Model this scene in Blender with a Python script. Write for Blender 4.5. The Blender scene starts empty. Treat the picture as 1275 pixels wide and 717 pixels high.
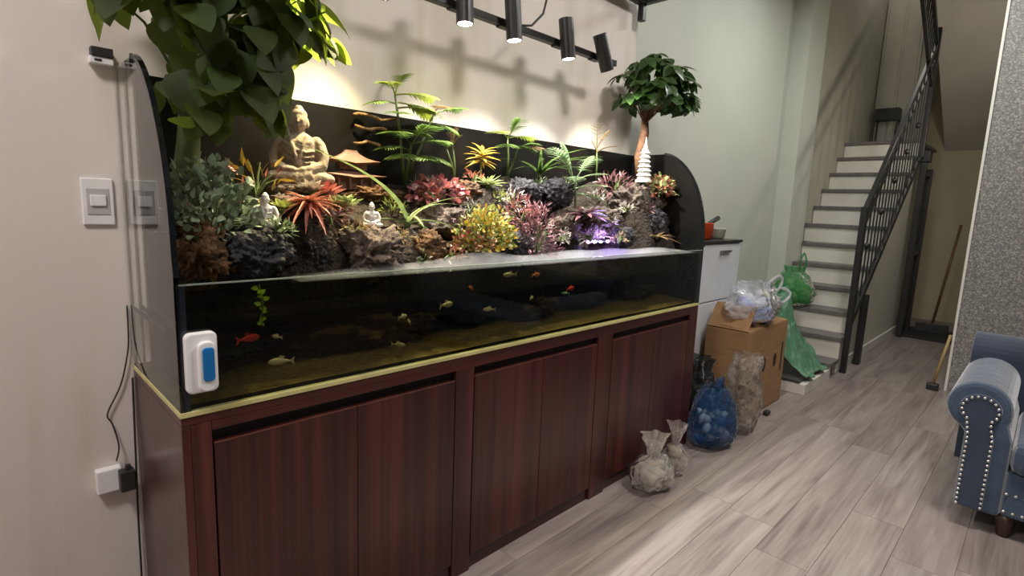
import bpy, bmesh, math, random
from mathutils import Vector, Matrix, noise, Quaternion
random.seed(7)
SC = bpy.context.scene
COL = SC.collection
V = Vector

# ------------------------------------------------------------------ camera
CAM = V((-0.3157, -1.3798, 1.3512)); YAW, PITCH, ROLL, FPX = 0.7804, 0.1516, 0.0381, 674.06
f_ = V((math.cos(YAW)*math.cos(PITCH), math.sin(YAW)*math.cos(PITCH), -math.sin(PITCH)))
r_ = V((math.sin(YAW), -math.cos(YAW), 0)); u_ = r_.cross(f_)
R_ = r_*math.cos(ROLL) + u_*math.sin(ROLL); U_ = u_*math.cos(ROLL) - r_*math.sin(ROLL)
cd = bpy.data.cameras.new('camera'); cam = bpy.data.objects.new('camera', cd); COL.objects.link(cam)
cam.matrix_world = Matrix((( R_.x, U_.x, -f_.x, CAM.x), (R_.y, U_.y, -f_.y, CAM.y), (R_.z, U_.z, -f_.z, CAM.z), (0, 0, 0, 1)))
cd.sensor_width = 36; cd.lens = FPX/1275*36; cd.clip_start = .02
SC.camera = cam
SC.view_settings.view_transform = 'Standard'; SC.view_settings.look = 'None'; SC.view_settings.gamma = 1
SC.view_settings.use_curve_mapping = False
SC.view_settings.exposure = 0.45

# ------------------------------------------------------------------ world and room lights
w = bpy.data.worlds.new('world'); SC.world = w; w.use_nodes = True
w.node_tree.nodes['Background'].inputs[0].default_value = (.9, .93, 1, 1)
w.node_tree.nodes['Background'].inputs[1].default_value = .05

def area_light(name, loc, sx, sy, power, col):
    l = bpy.data.lights.new(name, 'AREA'); l.shape = 'RECTANGLE'; l.size = sx; l.size_y = sy
    l.energy = power; l.color = col
    o = bpy.data.objects.new(name, l); o.location = loc; COL.objects.link(o); return o
ROOM_LAMPS = [(-1.15, -.75, 46, (1, .92, .87)), (2.0, -1.5, 46, (1, .93, .87)), (4.2, -.6, 24, (.98, 1, .94))]
for lx, ly, pw, cc in ROOM_LAMPS:
    area_light('ceiling_lamp_light', (lx, ly, 3.36), .5, .5, pw, cc)
area_light('upstairs_fill_light', (7.5, .15, 4.75), .25, .25, 4, (1, .96, .86))  # unseen light added upstairs to lift the dark stairwell

# ------------------------------------------------------------------ materials
MATS = {}
def nt(name):
    m = bpy.data.materials.new(name); m.use_nodes = True
    return m, m.node_tree, m.node_tree.nodes['Principled BSDF']
def col4(c): return (c[0], c[1], c[2], 1)
def srgb(r, g, b):
    f = lambda c: (c/255/12.92 if c/255 <= .04045 else ((c/255+.055)/1.055)**2.4)
    return (f(r), f(g), f(b))
def mat(name, c1, c2=None, rough=.6, scale=8, stretch=(1, 1, 1), bump=0, bscale=None, spec=.5, metal=0, detail=4, rand=0, coat=0, sheen=0, trans=0, p1=.3, p2=.7, emit=None):
    """principled surface whose colour runs between c1 and c2 along a noise, with fine bump"""
    if name in MATS: return MATS[name]
    m, t, b = nt(name); N = t.nodes; L = t.links
    b.inputs['Roughness'].default_value = rough; b.inputs['Specular IOR Level'].default_value = spec; b.inputs['Metallic'].default_value = metal
    if coat: b.inputs['Coat Weight'].default_value = coat
    if sheen: b.inputs['Sheen Weight'].default_value = sheen
    if trans: b.inputs['Transmission Weight'].default_value = trans
    if emit: b.inputs['Emission Color'].default_value = col4(emit[0]); b.inputs['Emission Strength'].default_value = emit[1]
    c2 = c2 or tuple(x*.85 for x in c1)
    tc = N.new('ShaderNodeTexCoord'); mp = N.new('ShaderNodeMapping'); mp.inputs['Scale'].default_value = stretch
    L.new(tc.outputs['Object'], mp.inputs[0])
    no = N.new('ShaderNodeTexNoise'); no.inputs['Scale'].default_value = scale; no.inputs['Detail'].default_value = detail
    L.new(mp.outputs[0], no.inputs['Vector'])
    cr = N.new('ShaderNodeValToRGB'); cr.color_ramp.elements[0].position = p1; cr.color_ramp.elements[1].position = p2
    cr.color_ramp.elements[0].color = col4(c1); cr.color_ramp.elements[1].color = col4(c2)
    L.new(no.outputs[0], cr.inputs[0])
    out = cr.outputs[0]
    if rand:
        oi = N.new('ShaderNodeObjectInfo'); hs = N.new('ShaderNodeHueSaturation')
        mr = N.new('ShaderNodeMapRange'); mr.inputs[3].default_value = 1-rand; mr.inputs[4].default_value = 1+rand
        L.new(oi.outputs['Random'], mr.inputs[0]); L.new(mr.outputs[0], hs.inputs['Value']); L.new(out, hs.inputs['Color'])
        ad = N.new('ShaderNodeVectorMath'); ad.operation = 'ADD'
        cm = N.new('ShaderNodeVectorMath'); cm.operation = 'SCALE'; cm.inputs[0].default_value = (37, 53, 71)
        L.new(oi.outputs['Random'], cm.inputs['Scale']); L.new(mp.outputs[0], ad.inputs[0]); L.new(cm.outputs[0], ad.inputs[1]); L.new(ad.outputs[0], no.inputs['Vector'])
        out = hs.outputs[0]
    L.new(out, b.inputs['Base Color'])
    if bump:
        n2 = N.new('ShaderNodeTexNoise'); n2.inputs['Scale'].default_value = bscale or scale*3; n2.inputs['Detail'].default_value = 6
        L.new(mp.outputs[0], n2.inputs['Vector'])
        bp = N.new('ShaderNodeBump'); bp.inputs['Strength'].default_value = bump; bp.inputs['Distance'].default_value = .02
        L.new(n2.outputs[0], bp.inputs['Height']); L.new(bp.outputs[0], b.inputs['Normal'])
    MATS[name] = m
    return m

def leafmat(name, c1, c2, tl=.35, rough=.4, rand=.3):
    """leaf: principled mixed with translucency, varied per leaf"""
    m = mat(name, c1, c2, rough=rough, scale=14, rand=rand)
    t = m.node_tree; N = t.nodes; L = t.links
    b = N['Principled BSDF']; o = N['Material Output']
    tr = N.new('ShaderNodeBsdfTranslucent'); mx = N.new('ShaderNodeMixShader'); mx.inputs[0].default_value = tl
    L.new(b.inputs['Base Color'].links[0].from_socket, tr.inputs[0])
    L.new(b.outputs[0], mx.inputs[1]); L.new(tr.outputs[0], mx.inputs[2]); L.new(mx.outputs[0], o.inputs['Surface'])
    return m

def seethrough(name, tint, ior=1.5, rough=0.0, film=None, filmcol=(1, 1, 1)):
    """thin clear sheet: transparent with fresnel reflection, optionally partly clouded by a diffuse film"""
    m = bpy.data.materials.new(name); m.use_nodes = True; t = m.node_tree; N = t.nodes; L = t.links
    N.remove(N['Principled BSDF']); o = N['Material Output']
    tr = N.new('ShaderNodeBsdfTransparent'); tr.inputs[0].default_value = col4(tint)
    gl = N.new('ShaderNodeBsdfGlossy'); gl.inputs['Roughness'].default_value = rough; gl.inputs['Color'].default_value = (1, 1, 1, 1)
    fr = N.new('ShaderNodeFresnel'); fr.inputs[0].default_value = ior
    a = tr.outputs[0]
    if film:
        df = N.new('ShaderNodeBsdfDiffuse'); df.inputs[0].default_value = col4(filmcol)
        tl = N.new('ShaderNodeBsdfTranslucent'); tl.inputs[0].default_value = col4(filmcol)
        m0 = N.new('ShaderNodeMixShader'); m0.inputs[0].default_value = .4; L.new(df.outputs[0], m0.inputs[1]); L.new(tl.outputs[0], m0.inputs[2])
        m1 = N.new('ShaderNodeMixShader'); m1.inputs[0].default_value = film; L.new(a, m1.inputs[1]); L.new(m0.outputs[0], m1.inputs[2]); a = m1.outputs[0]
    if film:
        tc = N.new('ShaderNodeTexCoord'); n_ = N.new('ShaderNodeTexVoronoi'); n_.inputs['Scale'].default_value = 34; n_.inputs['Randomness'].default_value = 1
        bp = N.new('ShaderNodeBump'); bp.inputs['Strength'].default_value = 1; bp.inputs['Distance'].default_value = .008
        L.new(tc.outputs['Object'], n_.inputs['Vector']); L.new(n_.outputs['Distance'], bp.inputs['Height'])
        for q in (gl, df, tl, fr): L.new(bp.outputs[0], q.inputs['Normal'])
    mx = N.new('ShaderNodeMixShader'); L.new(fr.outputs[0], mx.inputs[0]); L.new(a, mx.inputs[1]); L.new(gl.outputs[0], mx.inputs[2])
    L.new(mx.outputs[0], o.inputs['Surface']); MATS[name] = m
    return m

def woodmat(name, axis, c1, c2, c3, rough, scale, rand=.12, coat=0, stretch=14, knots=1.0):
    """long grained wood: a wave of growth lines bent by noise, plus fine streaks; axis is the grain's direction"""
    m, t, b = nt(name); N = t.nodes; L = t.links
    b.inputs['Roughness'].default_value = rough
    if coat: b.inputs['Coat Weight'].default_value = coat; b.inputs['Coat Roughness'].default_value = .2
    tc = N.new('ShaderNodeTexCoord'); oi = N.new('ShaderNodeObjectInfo')
    cm = N.new('ShaderNodeVectorMath'); cm.operation = 'SCALE'; cm.inputs[0].default_value = (17, 23, 31); L.new(oi.outputs['Random'], cm.inputs['Scale'])
    ad = N.new('ShaderNodeVectorMath'); ad.operation = 'ADD'; L.new(tc.outputs['Object'], ad.inputs[0]); L.new(cm.outputs[0], ad.inputs[1])
    def streak(sc, k, det):
        mp = N.new('ShaderNodeMapping'); s = [sc, sc, sc]; s[axis] = sc/k; mp.inputs['Scale'].default_value = s
        L.new(ad.outputs[0], mp.inputs[0]); n = N.new('ShaderNodeTexNoise'); n.inputs['Scale'].default_value = 1; n.inputs['Detail'].default_value = det
        n.inputs['Distortion'].default_value = knots; L.new(mp.outputs[0], n.inputs['Vector']); return n
    n1 = streak(scale, stretch, 3); n2 = streak(scale*5, stretch*2.2, 5)
    mx = N.new('ShaderNodeMath'); mx.operation = 'MULTIPLY_ADD'; mx.inputs[1].default_value = .45; L.new(n2.outputs[0], mx.inputs[0])
    m2 = N.new('ShaderNodeMath'); m2.operation = 'MULTIPLY'; m2.inputs[1].default_value = .62; L.new(n1.outputs[0], m2.inputs[0]); L.new(m2.outputs[0], mx.inputs[2])
    cr = N.new('ShaderNodeValToRGB'); e = cr.color_ramp.elements; e[0].position = .36; e[0].color = col4(c1); e[1].position = .72; e[1].color = col4(c3)
    k = e.new(.53); k.color = col4(c2); L.new(mx.outputs[0], cr.inputs[0])
    hs = N.new('ShaderNodeHueSaturation'); mr = N.new('ShaderNodeMapRange'); mr.inputs[3].default_value = 1-rand; mr.inputs[4].default_value = 1+rand
    L.new(oi.outputs['Random'], mr.inputs[0]); L.new(mr.outputs[0], hs.inputs['Value']); L.new(cr.outputs[0], hs.inputs['Color']); L.new(hs.outputs[0], b.inputs['Base Color'])
    bp = N.new('ShaderNodeBump'); bp.inputs['Strength'].default_value = .08; bp.inputs['Distance'].default_value = .01; L.new(mx.outputs[0], bp.inputs['Height']); L.new(bp.outputs[0], b.inputs['Normal'])
    MATS[name] = m
    return m

def granite():
    m, t, b = nt('granite'); N = t.nodes; L = t.links; b.inputs['Roughness'].default_value = .45
    tc = N.new('ShaderNodeTexCoord'); vo = N.new('ShaderNodeTexVoronoi'); vo.inputs['Scale'].default_value = 120
    L.new(tc.outputs['Object'], vo.inputs['Vector'])
    sp = N.new('ShaderNodeSeparateColor'); L.new(vo.outputs['Color'], sp.inputs[0])
    cr = N.new('ShaderNodeValToRGB'); e = cr.color_ramp.elements; e[0].position = 0; e[0].color = col4(srgb(100, 98, 98)); e[1].position = 1; e[1].color = col4(srgb(172, 168, 165))
    k = e.new(.45); k.color = col4(srgb(124, 121, 119)); k = e.new(.8); k.color = col4(srgb(142, 139, 136))
    L.new(sp.outputs[0], cr.inputs[0]); L.new(cr.outputs[0], b.inputs['Base Color'])
    MATS['granite'] = m; return m

M = {}
M['wall'] = mat('wall_paint', srgb(216, 208, 203), srgb(206, 199, 194), rough=.7, scale=1.5, bump=.03, bscale=60)
M['wall_b'] = mat('wall_paint_behind_tank', srgb(216, 209, 203), srgb(196, 188, 174), rough=.7, scale=2.2, stretch=(3, 3, .35), bump=.03, bscale=60, p1=.5, p2=.78)
M['wall_r'] = mat('wall_paint_right', srgb(198, 200, 190), srgb(190, 193, 183), rough=.6, scale=1.5, bump=.02, bscale=60)
M['wall_st'] = mat('stairwell_paint', srgb(176, 172, 160), srgb(164, 160, 148), rough=.7, scale=2)
M['white'] = mat('white_paint', srgb(226, 224, 218), srgb(216, 214, 208), rough=.45, scale=3)
M['ceil'] = mat('ceiling_paint', srgb(225, 222, 216), srgb(218, 215, 208), rough=.8, scale=2)
M['floor'] = woodmat('grey_laminate', 0, srgb(104, 94, 91), srgb(132, 122, 118), srgb(153, 144, 139), .36, 7, rand=.06, knots=1.6, stretch=9)
M['joint'] = mat('floor_joint', srgb(96, 88, 84), srgb(86, 78, 75), rough=.8)
M['wood'] = woodmat('mahogany_laminate', 2, srgb(36, 14, 13), srgb(62, 26, 23), srgb(88, 42, 36), .28, 13, rand=.05, stretch=26, knots=.5)
M['wood_h'] = woodmat('mahogany_laminate_crosswise', 0, srgb(36, 14, 13), srgb(62, 26, 23), srgb(88, 42, 36), .28, 13, rand=.05, stretch=26, knots=.5)
M['wood_edge'] = mat('mahogany_edge_band', srgb(104, 66, 58), srgb(90, 55, 48), rough=.35, scale=20)
M['gap_shade'] = mat('shaded_recess', srgb(22, 9, 9), srgb(18, 7, 7), rough=.7)  # shade of the door gaps put into the carcass colour
M['black'] = mat('black_panel', (.004, .004, .004), (.009, .007, .006), rough=.4, scale=6, spec=.25)
M['blackmetal'] = mat('black_metal', (.012, .012, .013), (.02, .02, .02), rough=.38, scale=20)
M['blackplastic'] = mat('black_plastic', (.015, .015, .016), (.022, .022, .023), rough=.45)
M['gold'] = mat('pale_gold_strip', srgb(205, 196, 140), srgb(180, 172, 112), rough=.35, scale=12)
M['rim'] = mat('dark_glass_edge', srgb(14, 18, 20), srgb(20, 25, 28), rough=.2)
M['glass'] = seethrough('clear_glass', (.94, .97, .95))
def one_sided(m):
    t = m.node_tree; ge = t.nodes.new('ShaderNodeNewGeometry'); mu = t.nodes.new('ShaderNodeMath'); mu.operation = 'MULTIPLY'; iv = t.nodes.new('ShaderNodeMath'); iv.operation = 'SUBTRACT'; iv.inputs[0].default_value = 1
    fr = [n for n in t.nodes if n.type == 'FRESNEL'][0]; sk = fr.outputs[0].links[0].to_socket
    t.links.new(ge.outputs['Backfacing'], iv.inputs[1]); t.links.new(fr.outputs[0], mu.inputs[0]); t.links.new(iv.outputs[0], mu.inputs[1]); t.links.new(mu.outputs[0], sk); return m
M['glass_wet'] = one_sided(seethrough('wetted_glass', (.94, .97, .95), ior=1.4))
M['water'] = seethrough('dim_aquarium_water', (.45, .45, .34), ior=1.33, rough=.04)
t_ = M['water'].node_tree; ge = t_.nodes.new('ShaderNodeNewGeometry'); sx_ = t_.nodes.new('ShaderNodeSeparateXYZ'); mu = t_.nodes.new('ShaderNodeMath'); mu.operation = 'MULTIPLY'; mu.use_clamp = True
t_.links.new(ge.outputs['True Normal'], sx_.inputs[0]); ab = t_.nodes.new('ShaderNodeMath'); ab.operation = 'ABSOLUTE'; t_.links.new(sx_.outputs[2], ab.inputs[0])
fr_ = [n for n in t_.nodes if n.type == 'FRESNEL'][0]; mxs = fr_.outputs[0].links[0].to_socket; t_.links.new(fr_.outputs[0], mu.inputs[0]); t_.links.new(ab.outputs[0], mu.inputs[1]); t_.links.new(mu.outputs[0], mxs)
M['sand'] = mat('ochre_sand', srgb(142, 116, 56), srgb(88, 70, 34), rough=.9, scale=60, bump=.5)
M['granite'] = granite()

# ------------------------------------------------------------------ helpers
def tag(o, label=None, cat=None, group=None, kind=None):
    if label: o['label'] = label
    if cat: o['category'] = cat
    if group: o['group'] = group
    if kind: o['kind'] = kind
    return o
def thing(name, loc, label, cat, group=None, rz=0):
    o = bpy.data.objects.new(name, None); o.empty_display_size = .05; o.location = loc; o.rotation_euler.z = rz
    COL.objects.link(o); return tag(o, label, cat, group)
def link(name, me, m, parent=None, loc=(0, 0, 0), mtx=None):
    o = bpy.data.objects.new(name, me); COL.objects.link(o)
    if m is not None and len(me.materials) == 0: me.materials.append(m)
    if parent: o.parent = parent
    if mtx is not None: o.matrix_local = mtx
    else: o.location = loc
    return o
def frame(d, up=V((0, 0, 1))):
    x = V(d).normalized(); y = V(up).cross(x)
    if y.length < 1e-4: y = V((0, 1, 0)).cross(x)
    y.normalize(); return x, y, x.cross(y)
def mtx(pos, d, up=(0, 0, 1), s=1):
    x, y, z = frame(d, V(up)); p = V(pos)
    if not hasattr(s, '__len__'): s = (s, s, s)
    return Matrix(((x.x*s[0], y.x*s[1], z.x*s[2], p.x), (x.y*s[0], y.y*s[1], z.y*s[2], p.y), (x.z*s[0], y.z*s[1], z.z*s[2], p.z), (0, 0, 0, 1)))

class MB:
    def __init__(s): s.v = []; s.f = []
    def add(s, vs, fs):
        n = len(s.v); s.v += [tuple(v) for v in vs]; s.f += [tuple(i+n for i in f) for f in fs]; return s
    def box(s, a, b, rz=0, piv=None):
        x0, y0, z0 = a; x1, y1, z1 = b
        vs = [V(p) for p in ((x0,y0,z0),(x1,y0,z0),(x1,y1,z0),(x0,y1,z0),(x0,y0,z1),(x1,y0,z1),(x1,y1,z1),(x0,y1,z1))]
        if rz:
            c = V(piv or ((x0+x1)/2, (y0+y1)/2, 0)); R = Matrix.Rotation(rz, 3, 'Z'); vs = [R @ (v-c) + c for v in vs]
        return s.add(vs, ((0,3,2,1),(4,5,6,7),(0,1,5,4),(1,2,6,5),(2,3,7,6),(3,0,4,7)))
    def obox(s, c, d, up, lx, ly, lz):
        m = mtx(c, d, up); vs = [m @ V((a*lx/2, b*ly/2, e*lz/2)) for e in (-1, 1) for a, b in ((-1,-1),(1,-1),(1,1),(-1,1))]
        return s.add(vs, ((0,3,2,1),(4,5,6,7),(0,1,5,4),(1,2,6,5),(2,3,7,6),(3,0,4,7)))
    def tube(s, pts, rad, n=8, cap=True):
        pts = [V(p) for p in pts]; k = len(pts)
        if not hasattr(rad, '__len__'): rad = [rad]*k
        vs = []; ref = None
        for i, p in enumerate(pts):
            d = (pts[min(i+1, k-1)] - pts[max(i-1, 0)]).normalized()
            if ref is None: ref = V((0, 0, 1)) if abs(d.z) < .9 else V((1, 0, 0))
            a = ref.cross(d)
            if a.length < 1e-5: a = V((0, 1, 0)).cross(d)
            a.normalize(); b = d.cross(a); ref = b if abs(b.dot(d)) < .5 else ref
            ref = d.cross(a)
            vs += [p + (a*math.cos(2*math.pi*j/n) + b*math.sin(2*math.pi*j/n))*rad[i] for j in range(n)]
        fs = [(i*n+j, i*n+(j+1) % n, (i+1)*n+(j+1) % n, (i+1)*n+j) for i in range(k-1) for j in range(n)]
        if cap: fs += [tuple(range(n-1, -1, -1)), tuple((k-1)*n+j for j in range(n))]
        return s.add(vs, fs)
    def lathe(s, prof, c=(0, 0, 0), n=16, sq=1):
        c = V(c); vs = []
        for r, z in prof: vs += [c + V((r*math.cos(2*math.pi*j/n), r*sq*math.sin(2*math.pi*j/n), z)) for j in range(n)]
        k = len(prof)
        fs = [(i*n+j, i*n+(j+1) % n, (i+1)*n+(j+1) % n, (i+1)*n+j) for i in range(k-1) for j in range(n)]
        fs += [tuple(range(n-1, -1, -1)), tuple((k-1)*n+j for j in range(n))]
        return s.add(vs, fs)
    def ell(s, c, r, n=12, m=8, R=None):
        c = V(c); vs = []
        if not hasattr(r, '__len__'): r = (r, r, r)
        for i in range(1, m):
            t = math.pi*i/m
            vs += [V((r[0]*math.sin(t)*math.cos(2*math.pi*j/n), r[1]*math.sin(t)*math.sin(2*math.pi*j/n), r[2]*math.cos(t))) for j in range(n)]
        vs += [V((0, 0, r[2])), V((0, 0, -r[2]))]; T = len(vs)-2
        if R is not None: vs = [R @ v for v in vs]
        vs = [c+v for v in vs]
        fs = [(i*n+j, (i+1)*n+j, (i+1)*n+(j+1) % n, i*n+(j+1) % n) for i in range(m-2) for j in range(n)]
        fs += [(T, j, (j+1) % n) for j in range(n)] + [(T+1, (m-2)*n+(j+1) % n, (m-2)*n+j) for j in range(n)]
        return s.add(vs, fs)
    def prism(s, poly, axis, a, b):
        """poly: 2D outline in the two other axes (cyclic order), extruded from a to b along axis"""
        n = len(poly); vs = []
        for q in (a, b):
            for p in poly:
                vs.append({0: (q, p[0], p[1]), 1: (p[0], q, p[1]), 2: (p[0], p[1], q)}[axis])
        fs = [tuple(range(n)), tuple(range(2*n-1, n-1, -1))] + [(i, i+n, (i+1) % n+n, (i+1) % n) for i in range(n)]
        return s.add(vs, fs)
    def grid(s, fn, nu, nv):
        vs = [fn(i/nu, j/nv) for i in range(nu+1) for j in range(nv+1)]
        return s.add(vs, [(i*(nv+1)+j, (i+1)*(nv+1)+j, (i+1)*(nv+1)+j+1, i*(nv+1)+j+1) for i in range(nu) for j in range(nv)])
    def mesh(s, name, smooth=False, fix=True):
        me = bpy.data.meshes.new(name); me.from_pydata(s.v, [], s.f)
        if fix:
            bm = bmesh.new(); bm.from_mesh(me); bmesh.ops.recalc_face_normals(bm, faces=bm.faces); bm.to_mesh(me); bm.free()
        if smooth: me.polygons.foreach_set('use_smooth', [True]*len(me.polygons))
        me.update(); return me
    def build(s, name, m, parent=None, loc=(0, 0, 0), smooth=False, bevel=0, solid=0, sub=0, remesh=0):
        o = link(name, s.mesh(name, smooth), m, parent, loc)
        if remesh:
            k = o.modifiers.new('remesh', 'REMESH'); k.mode = 'VOXEL'; k.voxel_size = remesh; k.use_smooth_shade = True
            k = o.modifiers.new('smooth', 'SMOOTH'); k.iterations = 3
        if bevel: k = o.modifiers.new('bevel', 'BEVEL'); k.width = bevel; k.segments = 2; k.limit_method = 'ANGLE'
        if solid: k = o.modifiers.new('solid', 'SOLIDIFY'); k.thickness = solid; k.offset = 0
        if sub: k = o.modifiers.new('sub', 'SUBSURF'); k.levels = sub; k.render_levels = sub
        return o
def box(name, a, b, m, parent=None, bevel=0, off=(0, 0, 0)):
    """box given in world numbers; the object's origin sits at the parent's origin"""
    a = V(a)-V(off); b = V(b)-V(off)
    return MB().box(a, b).build(name, m, parent, bevel=bevel)
def struct(o): o['kind'] = 'structure'; return o

# ------------------------------------------------------------------ the setting
D = .51; L_ = 2.59; H = .83; WT = 1.142; BK = 1.676
def wall(name, a, b, m): return struct(box(name, a, b, m))
wall('wall_back', (-2.2, D, 0), (2.56, D+.12, 3.5), M['wall_b'])
wall('wall_recess', (2.56, .62, 0), (5.36, .74, 3.5), M['wall_r'])
wall('wall_pilaster', (5.36, .47, 0), (5.82, .74, 4.6), M['wall_r'])
wall('wall_stairwell', (5.82, .53, 0), (9.1, .65, 4.8), M['wall_st'])
wall('wall_landing', (8.3, -.05, 2.1), (8.42, .53, 4.8), M['wall_st'])
wall('wall_left', (-2.32, -5.6, 0), (-2.2, D+.12, 3.5), M['wall'])
wall('wall_front', (-2.2, -5.6, 0), (9.1, -5.48, 3.5), mat('dimmed_far_wall', srgb(84, 76, 70), srgb(76, 68, 62), rough=.8))  # colour darkened in place of shade, keeps the tank's reflections dim
wall('wall_hall_end', (9.0, -1.3, 0), (9.12, .53, 4.8), mat('hall_paint', srgb(196, 186, 158), srgb(186, 176, 148), rough=.7, scale=2))
wall('wall_pillar', (5.2, -2.6, 0), (5.62, -.92, 3.5), M['granite'])
wall('wall_hall_side', (5.62, -1.12, 0), (9.0, -1.0, 4.8), M['wall_st'])
wall('wall_right', (5.2, -5.48, 0), (5.3, -2.6, 3.5), M['wall_r'])
struct(box('trim_1', (5.185, -.925, 0), (5.215, -.908, 3.5), M['white']))
struct(box('ceiling', (-2.2, -5.48, 3.5), (5.36, .62, 3.6), M['ceil']))
struct(box('ceiling_upper', (5.3, -1.1, 4.8), (9.1, .65, 4.9), M['ceil']))
struct(box('wall_lintel', (5.2, -1.0, 3.6), (5.3, .47, 4.8), M['wall_st']))
struct(box('baseboard_back', (-2.2, D-.012, 0), (-.001, D, .09), M['white'], bevel=.003))
# floor: planks in rows along x over a dark joint bed
fl = struct(box('floor', (-2.2, -5.48, -.06), (9.0, .62, -.006), M['joint']))
pw, pl = .2, 1.5
row = 0; y = -5.48; pcache = {}
while y < .62:
    x = -2.2 - random.uniform(0, pl); wy = min(pw, .62-y)
    while x < 9.0:
        xa, xb = max(x, -2.2), min(x+pl, 9.0)
        if xb-xa > .02 and wy > .01:
            k = (round(xb-xa, 3), round(wy, 3))
            if k not in pcache:
                b_ = MB().box((.0008, .0008, -.008), (k[0]-.0008, k[1]-.0008, 0)).mesh('plank'); b_.materials.append(M['floor']); pcache[k] = b_
            link('plank', pcache[k], None, fl, (xa, y, 0))
        x += pl
    y += pw; row += 1

# ceiling lamps (fixtures that carry the room lights)
for i, (lx, ly, pw_, cc) in enumerate(ROOM_LAMPS):
    t = thing('ceiling_lamp', (lx, ly, 3.37), ['square flush ceiling lamp over the near end of the aquarium side', 'square flush ceiling lamp over the sofa', 'square flush ceiling lamp before the stairs'][i], 'lamp', 'ceiling lamps of the room')
    MB().box((-.29, -.29, .0), (.29, .29, .13)).build('housing', M['white'], t, bevel=.01)

# sloped soffit of the upper flight over the hall
s = MB(); s.prism([(9.0, 2.28), (9.0, 2.42), (5.3, 4.68), (5.3, 4.54)], 1, -1.0, -.19)
struct(s.build('ceiling_soffit', mat('soffit_paint', srgb(205, 200, 190), srgb(196, 191, 180), rough=.7, scale=2)))
# wall under the stairs, its top following the flight
s = MB(); s.prism([(4.95, 0), (7.5, 0), (7.5, 2.05), (7.2, 2.05), (4.95, .1)], 1, -.16, -.10)
struct(s.build('wall_under_stairs', mat('under_stair_paint', srgb(205, 202, 192), srgb(196, 193, 183), rough=.6)))
struct(box('baseboard_stairs', (5.0, -.175, 0), (7.5, -.16, .09), M['white'], bevel=.003))

wl = thing('hall_fill_lamp', (6.3, -1.0, 2.35), 'small added globe lamp hidden behind the granite pillar to light the hall soffit', 'lamp')  # unseen lamp added to brighten the soffit
MB().box((-.04, 0, -.05), (.04, .02, .05)).build('plate', M['white'], wl, bevel=.004)
MB().ell((0, .07, 0), .055, 14, 10).build('globe', mat('lit_globe', (1, .95, .85), (1, .95, .85), emit=((1, .9, .75), 4)), wl, smooth=True)
hl = bpy.data.lights.new('hall_fill_light', 'POINT'); hl.energy = 11; hl.color = (1, .92, .78); hl.shadow_soft_size = .05
o = bpy.data.objects.new('hall_fill_light', hl); COL.objects.link(o); o.location = (6.3, -.85, 2.35)
# ------------------------------------------------------------------ staircase
SX, SZ, RUN, RISE, YL, YR = 4.72, .14, .22, .19, .53, -.2
stair = thing('staircase', (SX, 0, 0), 'white riser staircase with grey stone treads climbing beside the black railing', 'staircase')
tread_m = mat('grey_stone_tread', srgb(112, 108, 106), srgb(92, 88, 87), rough=.45, scale=30)
riser_m = mat('white_riser', srgb(222, 219, 211), srgb(212, 208, 200), rough=.5, scale=4)
o3 = (SX, 0, 0)
def yl(x): return .46 if 5.3 < x+.3 and x < 5.85 else (.6 if x < 5.3 else YL-.004)
for i in range(12):
    x = SX+RUN*i; z = SZ+RISE*i
    lf = .60 if x+RUN < 5.35 else (.465 if x < 5.83 else .525)
    box('tread', (x-.025, YR, z-.035), (x+RUN+.005 if i < 11 else 8.3, lf, z), tread_m, stair, .004, o3)
    box('riser', (x, YR+.01, max(z-RISE, 0)), (x+.03, lf, z-.035), riser_m, stair, 0, o3)
box('bottom_step', (4.09, -.19, 0), (SX, .6, .085), riser_m, stair, .004, o3)
box('bottom_tread', (4.085, -.15, .085), (SX, .6, .108), mat('dark_stone_tread', srgb(72, 70, 70), srgb(60, 58, 58), rough=.4, scale=30), stair, .004, o3)
# door panel and shelf on the landing
dr = struct(box('door_1', (8.255, .10, 2.235), (8.298, .52, 4.1), mat('landing_door_paint', srgb(176, 172, 160), srgb(168, 164, 152), rough=.6), bevel=.004))
for (a, b) in ((.13, .285), (.315, .49)): box('panel', (8.243, a, 2.3), (8.256, b, 4.02), mat('landing_door_paint', (1, 1, 1)), dr, .004)
sh = thing('landing_shelf', (8.1, .33, 2.238), 'small black shelf with legs standing on the stair landing', 'shelf')
MB().box((-.1, -.13, .36), (.1, .13, .5)).build('box', M['blackplastic'], sh, bevel=.004)
for a in (-.09, .09):
    for b in (-.12, .12): MB().box((a-.008, b-.008, 0), (a+.008, b+.008, .36)).build('leg', M['blackmetal'], sh)

# black steel railing of the flight
rail = thing('stair_railing', (5.05, -.215, 0), 'black metal stair railing with close vertical balusters and tall newel post', 'railing')
ox, oy = 5.05, -.215
sl = RISE/RUN
def zh(x): return 1.42 + sl*(x-5.08)     # handrail height
def zb(x): return .46 + .76*(x-5.08)     # bottom rail
MB().box((-.026, -.022, 0), (.026, .022, 1.45)).build('newel_post', M['blackmetal'], rail, bevel=.004)
MB().box((.40, -.03, 0), (.48, .02, .66)).build('post', M['blackmetal'], rail, bevel=.004)
for (fz, th, nm) in ((zh, .055, 'handrail'), (zb, .07, 'stringer_rail')):
    a = V((5.06, oy, fz(5.06))); b = V((7.15, oy, fz(7.15))); d = b-a
    MB().obox((a+b)/2-V((ox, oy, 0)), d, (0, 0, 1), d.length, .035, th).build(nm, M['blackmetal'], rail, bevel=.004)
a = V((5.06, oy, zh(5.06)-.16)); b = V((7.15, oy, zh(7.15)-.16)); d = b-a
MB().obox((a+b)/2-V((ox, oy, 0)), d, (0, 0, 1), d.length, .02, .02).build('mid_rail', M['blackmetal'], rail)
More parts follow.
